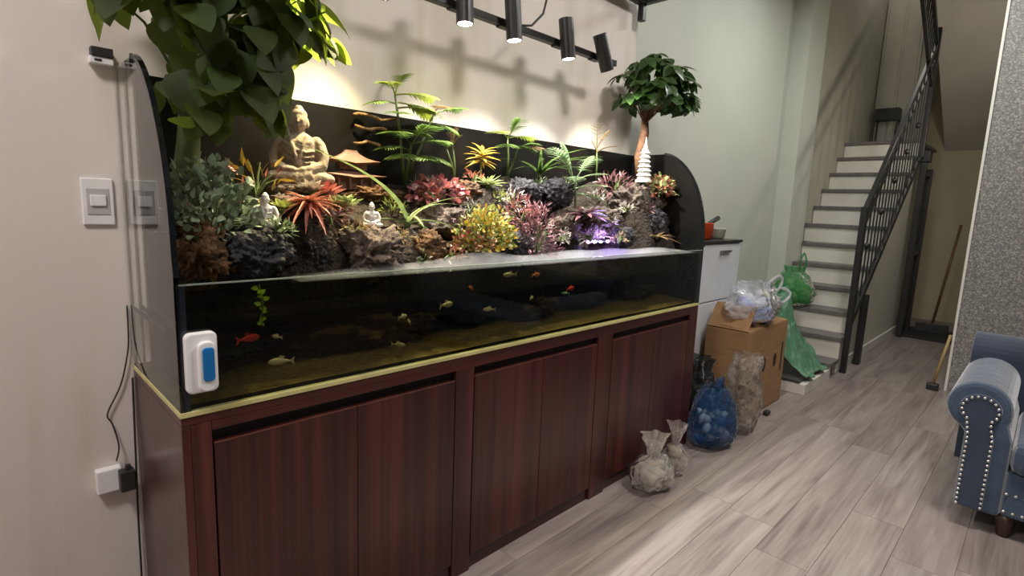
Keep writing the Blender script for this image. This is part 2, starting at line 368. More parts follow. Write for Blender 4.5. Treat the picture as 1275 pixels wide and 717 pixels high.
bal = MB().box((-.006, -.006, 0), (.006, .006, 1)).mesh('baluster'); bal.materials.append(M['blackmetal'])
xs = [5.17+.125*i for i in range(16)]
for i, x in enumerate(xs):
    b = link('baluster', bal, None, rail); b.location = (x-ox, 0, zb(x)); b.scale = (1, 1, zh(x)-zb(x))
    if i % 3 == 1:
        k = MB().lathe([(.008, -.03), (.02, -.012), (.024, 0), (.02, .012), (.008, .03)], n=8).build('collar', M['blackmetal'], rail, (x-ox, 0, (zh(x)+zb(x))/2), smooth=True)
# railing of the landing and the upper flight
rl2 = thing('landing_railing', (7.2, -.215, 2.24), 'black metal balustrade rising along the upper flight above the landing', 'railing')
def zu(x): return 3.12 + .56*(7.2-x)
MB().box((-.025, -.025, -.2), (.025, .025, 1.25)).build('newel_post', M['blackmetal'], rl2, bevel=.004)
for dz in (0, -.42):
    a = V((7.2, -.215, zu(7.2)+dz+.1)); b = V((6.1, -.215, zu(6.1)+dz+.1)); d = b-a
    MB().obox((a+b)/2-V((7.2, -.215, 2.24)), d, (0, 0, 1), d.length, .03, .05).build('rail', M['blackmetal'], rl2)
for i in range(10):
    x = 7.1-.1*i; b = link('baluster', bal, None, rl2, (x-7.2, 0, zu(x)-.32-2.24)); b.scale.z = .42
# tall black posts of the doorway under the stairs
g = thing('door_frame', (7.3, -.24, 0), 'black metal door frame standing under the upper stairs', 'door frame')
MB().box((-.035, -.03, 0), (.035, .03, 2.08)).build('post', M['blackmetal'], g, bevel=.004)
MB().box((.40, -.03, 0), (.46, .03, 1.95)).build('post', M['blackmetal'], g, bevel=.004)
MB().box((.035, -.02, 1.86), (.40, .02, 1.92)).build('crossbar', M['blackmetal'], g, bevel=.003)
MB().box((-.06, -.05, 2.0), (.12, .05, 2.12)).build('bracket', M['blackmetal'], g, bevel=.004)
MB().box((.035, -.02, .95), (.40, .02, 1.0)).build('crossbar', M['blackmetal'], g, bevel=.003)

# broom and black mat in the hall, mop by the pillar
br = thing('broom', (7.85, -.47, 0), 'broom with brown stick leaning on the hall wall', 'broom')
MB().tube([(0, 0, .1), (.25, -.10, 1.32)], .014, 8).build('stick', mat('brown_stick', srgb(120, 84, 54), srgb(92, 62, 40), rough=.5), br, smooth=True)
s = MB(); s.prism([(-.03, .0), (.03, .0), (.02, .13), (-.02, .13)], 1, -.16, .16); s.build('brush', M['blackplastic'], br, bevel=.006)
mt = MB()
def matf(u, v):
    x = 7.35+.75*u; yy = -.72+.5*v
    return V((x, yy, .012+.05*abs(noise.noise(V((x*6, yy*6, 0))))*math.sin(math.pi*u)*math.sin(math.pi*v)))
o = mt.grid(matf, 16, 14).build('floor_mat', mat('black_rubber', (.012, .012, .013), (.02, .02, .02), rough=.7), smooth=True, solid=.012)
tag(o, 'crumpled black mat on the hall floor under the broom', 'mat')
mp_ = thing('mop', (5.12, -.86, 0), 'pale wooden mop handle leaning on the granite pillar edge', 'mop')
MB().tube([(.0, .02, .05), (.045, -.038, .46)], .011, 8).build('handle', mat('pale_wood_stick', srgb(176, 150, 100), srgb(150, 126, 84), rough=.5), mp_, smooth=True)
MB().box((-.03, -.02, 0), (.03, .06, .055)).build('head', M['blackplastic'], mp_, bevel=.01)

# ------------------------------------------------------------------ aquarium cabinet
cab = thing('aquarium_cabinet', (0, 0, 0), 'long dark mahogany laminate cabinet with plain doors under the aquarium', 'cabinet')
box('body', (.018, .02, .05), (L_-.018, D-.004, H-.02), M['gap_shade'], cab)
box('top_panel', (0, .0, H-.02), (L_, D-.004, H), M['wood_h'], cab, .002)
box('side_panel', (0, 0, 0), (.018, D-.004, H-.02), M['wood'], cab, .0015)
box('side_panel', (L_-.018, 0, 0), (L_, D-.004, H-.02), M['wood'], cab, .0015)
box('plinth', (.018, .012, 0), (L_-.018, .03, .055), M['wood_h'], cab, .001)
box('top_rail', (.065, .0005, .785), (L_-.02, .02, H-.0205), M['wood_h'], cab, .0015)
for a, b in ((.0185, .064), (.824, .906), (1.64, 1.755), (2.5, 2.5715)):
    box('stile', (a, .0005, .0), (b, .02, .785 if a > .1 else H-.0205), M['wood'], cab, .0015)
for a, b in ((.068, .451), (.453, .82), (.91, 1.274), (1.276, 1.636), (1.759, 2.127), (2.129, 2.496)):
    dm = box('door', (a, .0, .06), (b, .019, .752), M['wood'], cab, .0015)
    MB().box((a, -.0006, .7495), (b, .002, .7525)).build('edge_band', M['wood_edge'], dm)

# ------------------------------------------------------------------ aquarium
tank = thing('aquarium', (0, 0, H), 'long open aquarium with curved glass ends, black back panel and gold base strip', 'aquarium')
oz = (0, 0, H)
Z0 = H+.013
box('base_strip', (-.002, -.003, H+.0005), (L_+.002, D-.006, Z0), M['gold'], tank, .001, oz)
GT = .010
box('front_glass', (GT, 0, Z0), (L_-GT, GT, WT), M['glass_wet'], tank, 0, oz)
box('front_glass_edge', (GT, -.0005, WT), (L_-GT, GT+.0005, WT+.003), mat('green_glass_edge', srgb(140, 150, 140), srgb(120, 130, 122), rough=.15), tank, 0, oz)
prof = [(D-.006, Z0), (D-.006, BK), (.285, BK)]
for k in range(1, 15):     # quarter curve from the flat top to the front edge
    a = math.pi/2*k/14; prof.append((.285-.277*math.sin(a)**1.15, WT+.06+(BK-WT-.06)*math.cos(a)**1.0))
prof += [(.0, WT+.02), (0, Z0)]
pz = [(a, b-H) for a, b in prof]
MB().prism(pz, 0, 0, GT).build('end_glass', M['glass'], tank)
MB().prism(pz, 0, L_-GT, L_).build('end_panel', M['black'], tank)
rim = prof[2:-1]
for x0 in (-.001, L_-GT-.001):   # dark polished rim along each curved edge
    s = MB(); n = len(rim)
    for i in range(n-1):
        (ya, za), (yb, zb_) = rim[i], rim[i+1]
        dy, dz = yb-ya, zb_-za; ll = math.hypot(dy, dz); ny, nz = dz/ll*-.004, dy/ll*.004
        s.add([(x0, ya+ny, za+nz-H), (x0+.0125, ya+ny, za+nz-H), (x0+.0125, ya-ny*2, za-nz*2-H), (x0, ya-ny*2, za-nz*2-H), (x0, yb+ny, zb_+nz-H), (x0+.0125, yb+ny, zb_+nz-H), (x0+.0125, yb-ny*2, zb_-nz*2-H), (x0, yb-ny*2, zb_-nz*2-H)],
              ((0,1,2,3),(4,7,6,5),(0,4,5,1),(1,5,6,2),(2,6,7,3),(3,7,4,0)))
    s.build('curved_rim', M['rim'], tank)
box('back_panel', (GT, D-.014, Z0), (L_-GT, D-.006, BK), M['black'], tank, 0, oz)
box('shelf', (GT, .135, 1.005), (L_-GT, D-.014, 1.02), M['black'], tank, 0, oz)
box('corner_seal', (GT, .0005, Z0), (GT+.012, GT+.012, WT), mat('dark_silicone', srgb(24, 34, 46), srgb(18, 26, 36), rough=.3), tank, 0, oz)
box('corner_seal', (L_-GT-.012, .0005, Z0), (L_-GT, GT+.012, WT), mat('dark_silicone', (0, 0, 0)), tank, 0, oz)
wt = box('water', (GT+.001, GT+.001, Z0+.001), (L_-GT-.001, D-.015, 1.128), M['water'])
tag(wt, 'dark olive water filling the lower aquarium', 'water', kind='stuff')
s = MB()
def sandf(u, v):
    x = .02+2.55*u; yy = .03+.455*v
    return V((x, yy, Z0+.006+.028*v+.02*noise.noise(V((x*3, yy*4, 1)))*(.2+v)))
o = s.grid(sandf, 60, 12).build('sand_bed', M['sand'], smooth=True); tag(o, 'ochre sand bed on the aquarium bottom', 'sand', kind='stuff')

# ------------------------------------------------------------------ leaf meshes and plant builders
LM = {}
def leaf_mesh(kind, m):
    key = (kind, m.name)
    if key in LM: return LM[key]
    w, n, fold, droop, pr = {
        'heart': (.42, 7, .12, .22, lambda t: math.sin(math.pi*t**.62)**.75),
        'oval': (.34, 5, .2, .2, lambda t: math.sin(math.pi*t**.75)**.8),
        'lance': (.10, 5, .3, .25, lambda t: math.sin(math.pi*t**.7)**.9),
        'blade': (.055, 9, .5, .9, lambda t: (min(1, .5+t*2.5)*(1-t)**.55) if t < 1 else 0),
        'spike': (.09, 5, .6, .35, lambda t: (1-t)**.7 if t < 1 else 0),
        'stiff': (.16, 5, .5, .12, lambda t: (min(1, .55+t*1.5)*(1-t)**.6) if t < 1 else 0),
        'petal': (.26, 5, .45, -.18, lambda t: math.sin(math.pi*min(1, (t*.85+.12)))**.7),
    }[kind]
    vs = []
    for i in range(n+1):
        t = i/n; hw = max(w*pr(t), .004) if 0 < i < n else .004
        z = -droop*t*t
        vs += [(t, hw, z+fold*hw), (t, 0, z), (t, -hw, z+fold*hw)]
    fs = []
    for i in range(n): fs += [(3*i, 3*i+3, 3*i+4, 3*i+1), (3*i+1, 3*i+4, 3*i+5, 3*i+2)]
    me = MB().add(vs, fs).mesh('leaf', True, fix=False); me.materials.append(m); LM[key] = me
    return me
def leaf(parent, kind, m, pos, d, up=(0, 0, 1), s=.1, name='leaf'):
    return link(name, leaf_mesh(kind, m), None, parent, mtx=mtx(pos, d, up, s))
def leafcloud(mb, kind, m, pos, d, up, s):
    T = mtx(pos, d, up, s); me = leaf_mesh(kind, m)
    mb.add([T @ v.co for v in me.vertices], [tuple(p.vertices) for p in me.polygons])
def rdir(zlo=-1, zhi=1):
    a = random.uniform(0, 2*math.pi); z = random.uniform(zlo, zhi); r = math.sqrt(max(0, 1-z*z))
    return V((r*math.cos(a), r*math.sin(a), z))
G = {}
G['tree'] = leafmat('broad_dark_leaf', srgb(29, 44, 17), srgb(44, 62, 22), tl=.36, rough=.6)
for n_ in G['tree'].node_tree.nodes:
    if n_.type == 'BSDF_TRANSLUCENT':
        for l_ in list(n_.inputs[0].links): G['tree'].node_tree.links.remove(l_)
        n_.inputs[0].default_value = (.24, .32, .035, 1)
    if n_.type == 'BSDF_PRINCIPLED': n_.inputs['Specular IOR Level'].default_value = .3
G['bonsai'] = leafmat('glossy_bonsai_leaf', srgb(44, 70, 34), srgb(70, 100, 48), tl=.25, rough=.35)
G['jade'] = leafmat('grey_green_jade_leaf', srgb(168, 182, 156), srgb(124, 148, 116), tl=.1)
G['palm'] = leafmat('palm_leaf', srgb(74, 100, 50), srgb(104, 128, 62), tl=.35)
G['palm_lit'] = leafmat('lit_palm_leaf', srgb(164, 176, 66), srgb(126, 146, 56), tl=.35)  # lit copy of the palm leaf, yellow light put into its colour
G['pale'] = leafmat('pale_green_leaf', srgb(158, 176, 134), srgb(116, 140, 98), tl=.25)
G['rosette'] = leafmat('pale_succulent_leaf', srgb(196, 204, 150), srgb(150, 172, 110), tl=.15)
G['spider'] = leafmat('arching_green_leaf', srgb(108, 130, 80), srgb(142, 158, 106), tl=.25)
G['red'] = leafmat('red_bromeliad_leaf', srgb(188, 98, 84), srgb(206, 150, 124), tl=.2)
G['red2'] = leafmat('crimson_leaf', srgb(156, 76, 78), srgb(184, 116, 108), tl=.2)
G['pink'] = leafmat('pink_purple_leaf', srgb(160, 116, 120), srgb(106, 66, 72), tl=.2)
G['plum'] = leafmat('plum_leaf', srgb(88, 58, 62), srgb(124, 90, 90), tl=.15)
G['yellow'] = leafmat('yellow_croton_leaf', srgb(214, 184, 70), srgb(190, 148, 60), tl=.3)
G['lime'] = leafmat('lime_moss_leaf', srgb(172, 176, 92), srgb(128, 140, 70), tl=.2)
G['tan'] = leafmat('dry_tan_leaf', srgb(160, 138, 96), srgb(124, 100, 66), tl=.2)
G['silver'] = leafmat('silver_leaf', srgb(196, 190, 180), srgb(150, 140, 128), tl=.15)
G['stem'] = mat('green_stem', srgb(96, 112, 62), srgb(76, 92, 48), rough=.6, scale=20, bump=.2)
G['bark'] = mat('brown_bark', srgb(120, 84, 58), srgb(86, 58, 42), rough=.8, scale=20, bump=.4)
ROCK = {}
ROCK['lava'] = mat('black_lava_rock', srgb(46, 44, 48), srgb(24, 23, 26), rough=.75, scale=16, bump=.9, bscale=50)
ROCK['brown'] = mat('ochre_brown_rock', srgb(104, 72, 38), srgb(62, 42, 24), rough=.85, scale=14, bump=.9, bscale=45)
ROCK['grey'] = mat('grey_brown_rock', srgb(112, 98, 88), srgb(66, 56, 50), rough=.85, scale=14, bump=.9, bscale=45)
ROCK['soil'] = mat('dark_soil', srgb(34, 27, 22), srgb(52, 42, 32), rough=.95, scale=30, bump=1, bscale=60)

def rock(name, c, r, m, label, seed, rough=.35, group=None, freq=3.0, cat='rock'):
    bm = bmesh.new(); bmesh.ops.create_icosphere(bm, subdivisions=5, radius=1)
    for v in bm.verts:
        n = v.co.normalized(); q = n*freq+V((seed*7.1, seed*3.3, seed*1.7))
        k = 1 + rough*noise.fractal(q*.6, 1, 2, 3) + rough*.55*(abs(noise.noise(q*2.2))*2-.6) + rough*.28*noise.noise(q*6)
        if m is ROCK['lava']: k = k*.45+.62-.26*noise.voronoi(q*1.7)[0][0]-.10*noise.voronoi(q*4.2)[0][0]+.05*noise.noise(q*9)
        v.co = V((n.x*r[0]*k, n.y*r[1]*k, n.z*r[2]*k))
    me = bpy.data.meshes.new(name); bm.to_mesh(me); bm.free(); me.polygons.foreach_set('use_smooth', [True]*len(me.polygons))
    o = link(name, me, m, None, c); tag(o, label, cat, group); return o
# sunken stones in the tank behind the strip of sand
for i, (x, y, z, rx, rz, m_, lb) in enumerate(((.18, .30, .93, .15, .06, 'lava', 'dark sunken stone behind the magnet cleaner'), (.62, .27, .94, .28, .085, 'brown', 'long brown sunken driftwood stump below the buddha'), (1.12, .29, .93, .17, .07, 'lava', 'dark sunken stone below the lime shrub'),
        (1.45, .26, .93, .15, .075, 'brown', 'brown sunken stone in the middle of the tank'), (1.85, .29, .925, .2, .065, 'lava', 'dark sunken stone below the purple lights'), (2.3, .28, .93, .2, .07, 'lava', 'dark sunken stone at the far end of the tank'))):
    rock('sunken_rock', (x, y, z), (rx, .13, rz), ROCK[m_], lb, 30+i)

# planted ledge: height interpolated through the bases of what stands on it
ANCH = []
def zg(x, y):
    sw = sz = 0
    for ax, ay, az in ANCH:
        w_ = 1/(((x-ax)**2+((y-ay)*1.5)**2)+.0015)**1.6; sw += w_; sz += w_*az
    return sz/sw
def P(px, py, y):
    """point on the vertical plane at depth y seen at a pixel of the photograph"""
    d = f_ + R_*((px-637.5)/FPX) + U_*((358.5-py)/FPX); t = (y-CAM.y)/d.y
    return CAM + d*t

POS = dict(tree=P(228, 236, .36), jade=P(262, 290, .22), buddha=P(374, 238, .37), brom=P(385, 266, .21), ros1=P(428, 266, .24), pagoda=P(437, 236, .42),
    palm=P(503, 226, .43), stem=P(566, 222, .42), spider=P(507, 280, .22), coleus=P(545, 250, .34), croton=P(598, 218, .42), ros2=P(608, 232, .35), parlour=P(632, 218, .44),
    grass=P(672, 218, .44), fern=P(716, 258, .25), wisp=P(742, 225, .45), plum=P(766, 240, .37), bonsai=P(798, 226, .30), tower=P(801, 226, .25), twig=P(318, 242, .36))
for k, p in POS.items(): ANCH.append((p.x, p.y, p.z))
ANCH += [(x, .135, 1.10) for x in (0, .3, .6, .9, 1.2, 1.5, 1.8, 2.1, 2.4, 2.6)]
ANCH += [(1.5, .30, 1.30), (2.05, .24, 1.2), (1.8, .18, 1.04), (1.7, .22, 1.05), (1.9, .22, 1.05), (1.6, .16, 1.06), (1.8, .26, 1.08), (1.95, .15, 1.05), (2.5, .2, 1.25), (2.55, .45, 1.5), (.03, .2, 1.2), (1.15, .2, 1.19), (1.45, .2, 1.17)]
s = MB()
def terr(u, v):
    x = .013+2.562*u; y = .137+.357*v
    return V((x, y, zg(x, y) - .008 + .012*noise.noise(V((x*22, y*22, 0)))))
nu, nv = 128, 20
s.grid(terr, nu, nv)
bot = [(.013, .137), (2.575, .137), (2.575, .494), (.013, .494)]
edge = [i*(nv+1) for i in range(nu+1)]
def skirt(idx):
    n0 = len(s.v); s.v += [(s.v[i][0], s.v[i][1], 1.0205) for i in idx]
    s.f += [(idx[k], idx[k+1], n0+k+1, n0+k) for k in range(len(idx)-1)]
skirt(edge); skirt([nu*(nv+1)+j for j in range(nv+1)]); skirt([j for j in range(nv+1)]); skirt([i*(nv+1)+nv for i in range(nu+1)])
o = s.build('planted_ledge', ROCK['soil'], smooth=True); tag(o, 'dark soil ledge planted with small plants inside the aquarium', 'soil', kind='stuff')

# rocks along the front and back of the ledge
def rk(px, py, y, wpx, hpx, m, label, seed, dep=None, **k):
    c = P(px, py, y); ppm = FPX/((c-CAM).dot(f_)); rx = wpx/ppm/2*1.05; rz = hpx/ppm/2
    return rock('rock', c, (rx, dep or min(rx, .1), rz), ROCK[m], label, seed, **k)
rk(250, 316, .17, 66, 76, 'brown', 'ochre brown porous rock beside the left glass end', 1, dep=.07)
R1 = rk(320, 314, .16, 92, 70, 'lava', 'big black lava rock carrying the white seated figurine', 2, dep=.095)
rk(393, 318, .19, 52, 60, 'lava', 'black rock under the red bromeliad', 3, dep=.07)
R2 = rk(462, 314, .16, 80, 62, 'grey', 'grey brown rough rock carrying the tiny white figurine', 4, dep=.09)
rk(528, 310, .19, 60, 44, 'brown', 'brown rock behind the small white flower', 5, dep=.06)
rk(548, 278, .28, 70, 46, 'grey', 'grey brown rock under the crimson coleus', 6, dep=.07)
rk(576, 236, .36, 46, 22, 'brown', 'rounded orange brown rock below the yellow croton', 7, dep=.05)
rk(652, 240, .33, 60, 40, 'lava', 'black lava rock beside the grey rosette', 8, dep=.08)
rk(692, 242, .30, 52, 44, 'lava', 'rounded black lava rock beside the pale green fern', 9, dep=.08)
rk(700, 282, .26, 50, 36, 'grey', 'low brown rock over the dark cave opening', 10, dep=.06)
rk(745, 276, .24, 76, 34, 'grey', 'grey rock arching over the purple lights', 11, dep=.07)
rk(790, 252, .30, 80, 44, 'grey', 'grey rock pile under the white tower figurine', 12, dep=.09)
rk(812, 280, .22, 60, 52, 'lava', 'dark rock by the black end panel', 13, dep=.08)
rk(776, 296, .17, 44, 30, 'lava', 'small dark rock at the water beside the purple lights', 14, dep=.05)
rk(640, 305, .19, 60, 38, 'lava', 'dark rock hidden under the pink shrub', 15, dep=.06)
rk(600, 318, .17, 70, 26, 'lava', 'dark low rock under the lime moss shrub', 16, dep=.05)
rk(470, 243, .38, 76, 20, 'brown', 'flat brown stone ledge before the little pagoda', 17, dep=.05)
rk(360, 262, .30, 60, 40, 'grey', 'grey stone under the seated buddha statue', 18, dep=.07)

# ---- tree with broad leaves by the left end
def branches(tips, trunk_top, rad, mb):
    for t in tips:
        mid = trunk_top.lerp(t, .5)+V((0, 0, .05)); mb.tube([trunk_top, mid, t], [rad, rad*.6, rad*.25], 5, False)
def leafy_tree(name, base, top, crown, radii, ntw, lpt, kind, m, ls, label, trunk_m, tr, ok, twist=0, zmin=-1, trunk_pts=None, outb=.5):
    t = thing(name, base, label, 'tree'); b = V(base)
    pts = trunk_pts or [b, b.lerp(top, .5)+V((.01, 0, 0)), top]
    n = len(pts); MB().tube([p-b for p in pts], [tr*(1-.35*i/(n-1)) for i in range(n)], 10).build('trunk', trunk_m, t, smooth=True)
    tips = []; c = V(crown); tries = 0
    while len(tips) < ntw and tries < 6000:
        tries += 1
        d = rdir(zmin, 1); q = random.uniform(.45, 1)**.6
        p = c + V((d.x*radii[0], d.y*radii[1], d.z*radii[2]))*q
        if ok(p): tips.append((p, d))
    bm = MB(); branches([p-b for p, d in tips[::2]], V(top)-b-V((0, 0, .02)), tr*.16, bm); bm.build('branches', G['stem'] if trunk_m is G['stem'] else trunk_m, t, smooth=True)
    for p, d in tips:
        k = random.randint(*lpt); a0 = random.uniform(0, 6.28)
        hz = V((d.x, d.y, 0)); hz = hz.normalized() if hz.length > .1 else V((1, 0, 0))
        for i in range(k):
            a = a0+6.283*i/k
            dd = (V((math.cos(a), math.sin(a), random.uniform(-1.3, -.1)))+hz*outb).normalized()
            tipp = p+dd*ls
            if not ok(tipp): continue
            leaf(t, kind, m, p-b, dd, (V((0, 0, .7))+d*.9+rdir()*.25), ls*random.uniform(.75, 1.15))
    return t
def ok_tree(p):
    if p.y > .47 or p.x < -.085 or p.z > 2.0: return False
    if p.z < 1.70 and p.x < .03: return False
    if p.z < 1.47 or (p.x > .29 and p.z < 1.72): return False
    return True
def broadleaf():
    b = POS['tree']; t = thing('broadleaf_tree', b, 'tree with thick green trunk and large dark heart shaped leaves at the left end', 'tree')
    top = P(236, 120, .34); pts = [b, b.lerp(top, .5)+V((.006, 0, 0)), top]
    MB().tube([p-b for p in pts], [.033, .030, .024], 12).build('trunk', G['stem'], t, smooth=True)
    c = P(247, 72, .24); R = (.345, .27, .36); n = 0; k = 0; bm = MB()
    while n < 296 and k < 9000:
        k += 1; d = rdir(-.95, 1)
        if d.y > .35 and random.random() < .8: continue
        q = random.uniform(.35, 1)**.5; hr = (1-abs(d.z)**3)**(1/3)/max(.2, math.sqrt(1-d.z**2)); p = c+V((d.x*hr*R[0], d.y*hr*R[1], d.z*R[2]))*q
        if not ok_tree(p): continue
        hz = V((d.x, d.y, 0)); hz = hz.normalized() if hz.length > .1 else V((0, -1, 0))
        dd = (hz*random.uniform(.2, .9)+V((0, 0, -random.uniform(.25, 1.1)))+rdir()*.45).normalized()
        l = random.uniform(.075, .112)
        if not ok_tree(p+dd*l): continue
        leaf(t, 'heart', G['tree'], p-b, dd, d*1.1+V((0, 0, .45))+rdir()*.35, l); n += 1
        if n % 7 == 0:
            e = p-b; s0 = top-b; bm.tube([s0, s0.lerp(e, .55)+V((0, 0, .04)), e], [.005, .0035, .002], 5, False)
    bm.build('branches', G['stem'], t, smooth=True)
broadleaf()
bt = P(803, 150, .31)
leafy_tree('bonsai_tree', POS['bonsai'], bt, P(817, 112, .30), (.27, .19, .19), 66, (4, 5), 'oval', G['bonsai'], .088,
    'small bonsai tree with brown trunk and umbrella of glossy leaves', G['bark'], .03, lambda p: p.y < .5 and p.z > 1.78, zmin=-.55, trunk_pts=[POS['bonsai'], P(796, 195, .30), P(803, 165, .30), bt])

# ---- shrubs of many small leaves
def shrub(name, base, r, n, kind, m, ls, label, m2=None, stems=7, up=.3):
    b = V(base); t = thing(name, b, label, 'plant')
    sm = MB(); la = MB(); lb = MB()
    for i in range(stems):
        d = rdir(.1, 1); e = V((d.x*r[0], d.y*r[1], d.z*r[2]))*.85; sm.tube([(0, 0, -.01), e*.5+V((0, 0, .01)), e], [.005, .004, .002], 5, False)
    for i in range(n):
        d = rdir(-.25, 1); q = random.uniform(.55, 1)
        p = V((d.x*r[0], d.y*r[1], max(d.z, -.1)*r[2]))*q
        if b.x+p.x < .03: p.x = .03-b.x+random.uniform(0, .03)
        if b.x+p.x > L_-.03: p.x = L_-.03-b.x
        if b.y+p.y > .48: p.y = .48-b.y
        dd = (d+rdir()*.8+V((0, 0, up))).normalized()
        leafcloud(la if (m2 is None or random.random() < .6) else lb, kind, m, p, dd, rdir(.2, 1), ls*random.uniform(.7, 1.3))
    sm.build('stems', G['stem'], t, smooth=True)
    o = la.build('foliage', m, t, smooth=True); tag(o, kind='stuff')
    if m2: o = lb.build('foliage', m2, t, smooth=True); tag(o, kind='stuff')
    return t
shrub('jade_plant', POS['jade'], (.135, .10, .20), 620, 'oval', G['jade'], 0.026, 'bushy jade plant with small grey green round leaves by the left glass', stems=12)
shrub('moss_shrub', P(606, 304, .16), (.155, .07, .145), 800, 'oval', G['lime'], 0.019, 'yellow green moss shrub tinged orange at the water edge', G['yellow'])
shrub('moss_skirt', P(590, 308, .145), (.11, .05, .06), 260, 'oval', G['tan'], 0.018, 'low rusty orange groundcover under the lime shrub', G['red'])
shrub('pink_shrub', P(668, 312, .17), (.135, .07, .21), 520, 'lance', G['pink'], 0.029, 'pink and plum leaved shrub hanging over the water', G['plum'])
shrub('crimson_coleus', P(545, 246, .33), (.13, .07, .08), 260, 'oval', G['red2'], 0.028, 'crimson coleus patch on the rock', G['pink'])
shrub('plum_shrub', POS['plum'], (.16, .09, .10), 260, 'lance', G['plum'], 0.04, 'dark plum leaved shrub behind the grey rock pile', G['pink'])
shrub('speckled_shrub', P(822, 240, .24), (.13, .06, .10), 230, 'oval', G['red'], 0.03, 'cream and coral leaved shrub beside the white tower figurine', G['rosette'])
shrub('rose_heather', P(648, 276, .22), (.09, .05, .10), 170, 'spike', G['red2'], 0.032, 'bright rose heather between lime shrub and lava rocks', G['pink'])
shrub('silver_shrub', P(640, 262, .27), (.07, .05, .09), 120, 'lance', G['silver'], 0.028, 'silvery shrub beside the black lava rock', G['plum'])
shrub('twiggy_croton', POS['twig'], (.09, .06, .12), 40, 'lance', G['yellow'], .045, 'twiggy croton with yellow and red leaves beside the buddha', G['red2'])
shrub('flower_clump', P(522, 330, .15), (.05, .03, .05), 46, 'petal', G['pale'], .022, 'small white and green flower clump at the water edge', G['silver'])
shrub('rust_clump', P(561, 323, .145), (.05, .03, .035), 40, 'lance', G['red'], .03, 'small rusty leaf clump at the water edge beside white flowers', G['tan'])
shrub('bracken', P(735, 298, .17), (.06, .04, .05), 30, 'spike', G['silver'], .04, 'little silvery spray beside the purple lights', G['plum'])

CLUMPS = [(300, 262, .30, 'tan', 'between jade plant and buddha'), (345, 290, .13, 'pale', 'on the black lava rock below the white figurine'), (412, 276, .17, 'plum', 'under the red bromeliad'), (440, 290, .16, 'tan', 'left of the tiny figurine rock'), (500, 300, .17, 'tan', 'below the spider plant'),
    (488, 262, .30, 'lime', 'beside the spider plant and flat stone ledge'), (528, 262, .30, 'plum', 'between spider plant and crimson coleus'), (585, 262, .26, 'silver', 'above the lime moss shrub'), (575, 284, .17, 'plum', 'against the lime moss shrub'), (622, 250, .30, 'lime', 'below the grey spiky rosette'),
    (662, 262, .27, 'plum', 'under the lava rocks'), (700, 300, .17, 'silver', 'between pink shrub and purple lights'), (742, 246, .30, 'silver', 'between pale fern and grey rock pile'), (780, 262, .22, 'silver', 'on the grey rock pile below the tower figurine'), (806, 262, .20, 'plum', 'on the dark rock by the end panel'), (760, 278, .18, 'silver', 'on the rock arching over the purple lights'),
    (835, 258, .28, 'tan', 'beside the black end panel'), (672, 232, .38, 'pale', 'at the foot of the sword fern'), (590, 224, .40, 'red', 'at the foot of the yellow croton'), (520, 236, .40, 'pale', 'at the foot of the bamboo palm'), (420, 262, .24, 'red', 'beside the pale green succulent'), (770, 300, .13, 'tan', 'at the water right of the purple lights'), (705, 232, .36, 'pale', 'between sword fern and pale fern')]
WORD = dict(tan='dry tan', pale='pale green', plum='plum', lime='lime', silver='silvery', red='coral')
for px, py, yy, c, wh in CLUMPS:
    t = shrub('groundcover_clump', P(px, py, yy), (.045, .035, .04), 60, 'lance', G[c], .024, 'small %s groundcover clump %s' % (WORD[c], wh), stems=4)
    t['group'] = 'small groundcover clumps on the ledge'

# ---- rosettes: every leaf its own object
def rosette(name, base, n, kind, m, s, label, zlo=.1, zhi=.9, m2=None, flat=.0):
    b = V(base); t = thing(name, b, label, 'plant')
    MB().lathe([(.004, -.012), (.010, 0), (.006, .012)], n=8).build('crown', G['stem'], t, smooth=True)
    for i in range(n):
        q = i/n; a = i*2.399963; z = zhi+(zlo-zhi)*q
        d = V((math.cos(a)*math.sqrt(max(0, 1-z*z)), math.sin(a)*math.sqrt(max(0, 1-z*z)), z))
        l = s*random.uniform(.8, 1.1)*(.65+.35*q)
        e = b+d*l
        if e.y > .485: continue
        leaf(t, kind, m if (m2 is None or i % 3) else m2, (0, 0, .004), d, V((0, 0, 1))-d*.3, l)
    return t
rosette('red_bromeliad', POS['brom']+V((0, 0, .03)), 44, 'spike', G['red'], .135, 'red bromeliad with long drooping spiky leaves below the buddha', zlo=-.6, zhi=.7)
rosette('green_succulent', POS['ros1']+V((0, 0, .015)), 24, 'petal', G['rosette'], .072, 'pale green open succulent beside the red bromeliad', zlo=.05)
rosette('grey_succulent', POS['ros2'], 24, 'stiff', G['rosette'], .09, 'grey green spiky rosette beneath the yellow croton', zlo=.05)
rosette('pink_bromeliad', P(728, 268, .19), 28, 'stiff', G['pink'], .14, 'pinkish bromeliad on the rock over the purple lights', zlo=-.2, zhi=.6, m2=G['silver'])
rosette('air_plant', P(818, 296, .14), 12, 'lance', G['tan'], .15, 'star shaped tan air plant on the dark rock by the end panel', zlo=-.1, zhi=.5)
rosette('coral_succulent', P(404, 246, .30), 20, 'petal', G['red2'], .075, 'coral succulent beside the knee of the buddha', zlo=.1)
rosette('lime_succulent', P(352, 262, .20), 16, 'petal', G['lime'], .05, 'small lime succulent beside the white figurine on black rock', zlo=.1)
rosette('pale_succulent', P(388, 240, .27), 18, 'petal', G['silver'], .06, 'pale cream succulent at the feet of the buddha', zlo=.1)
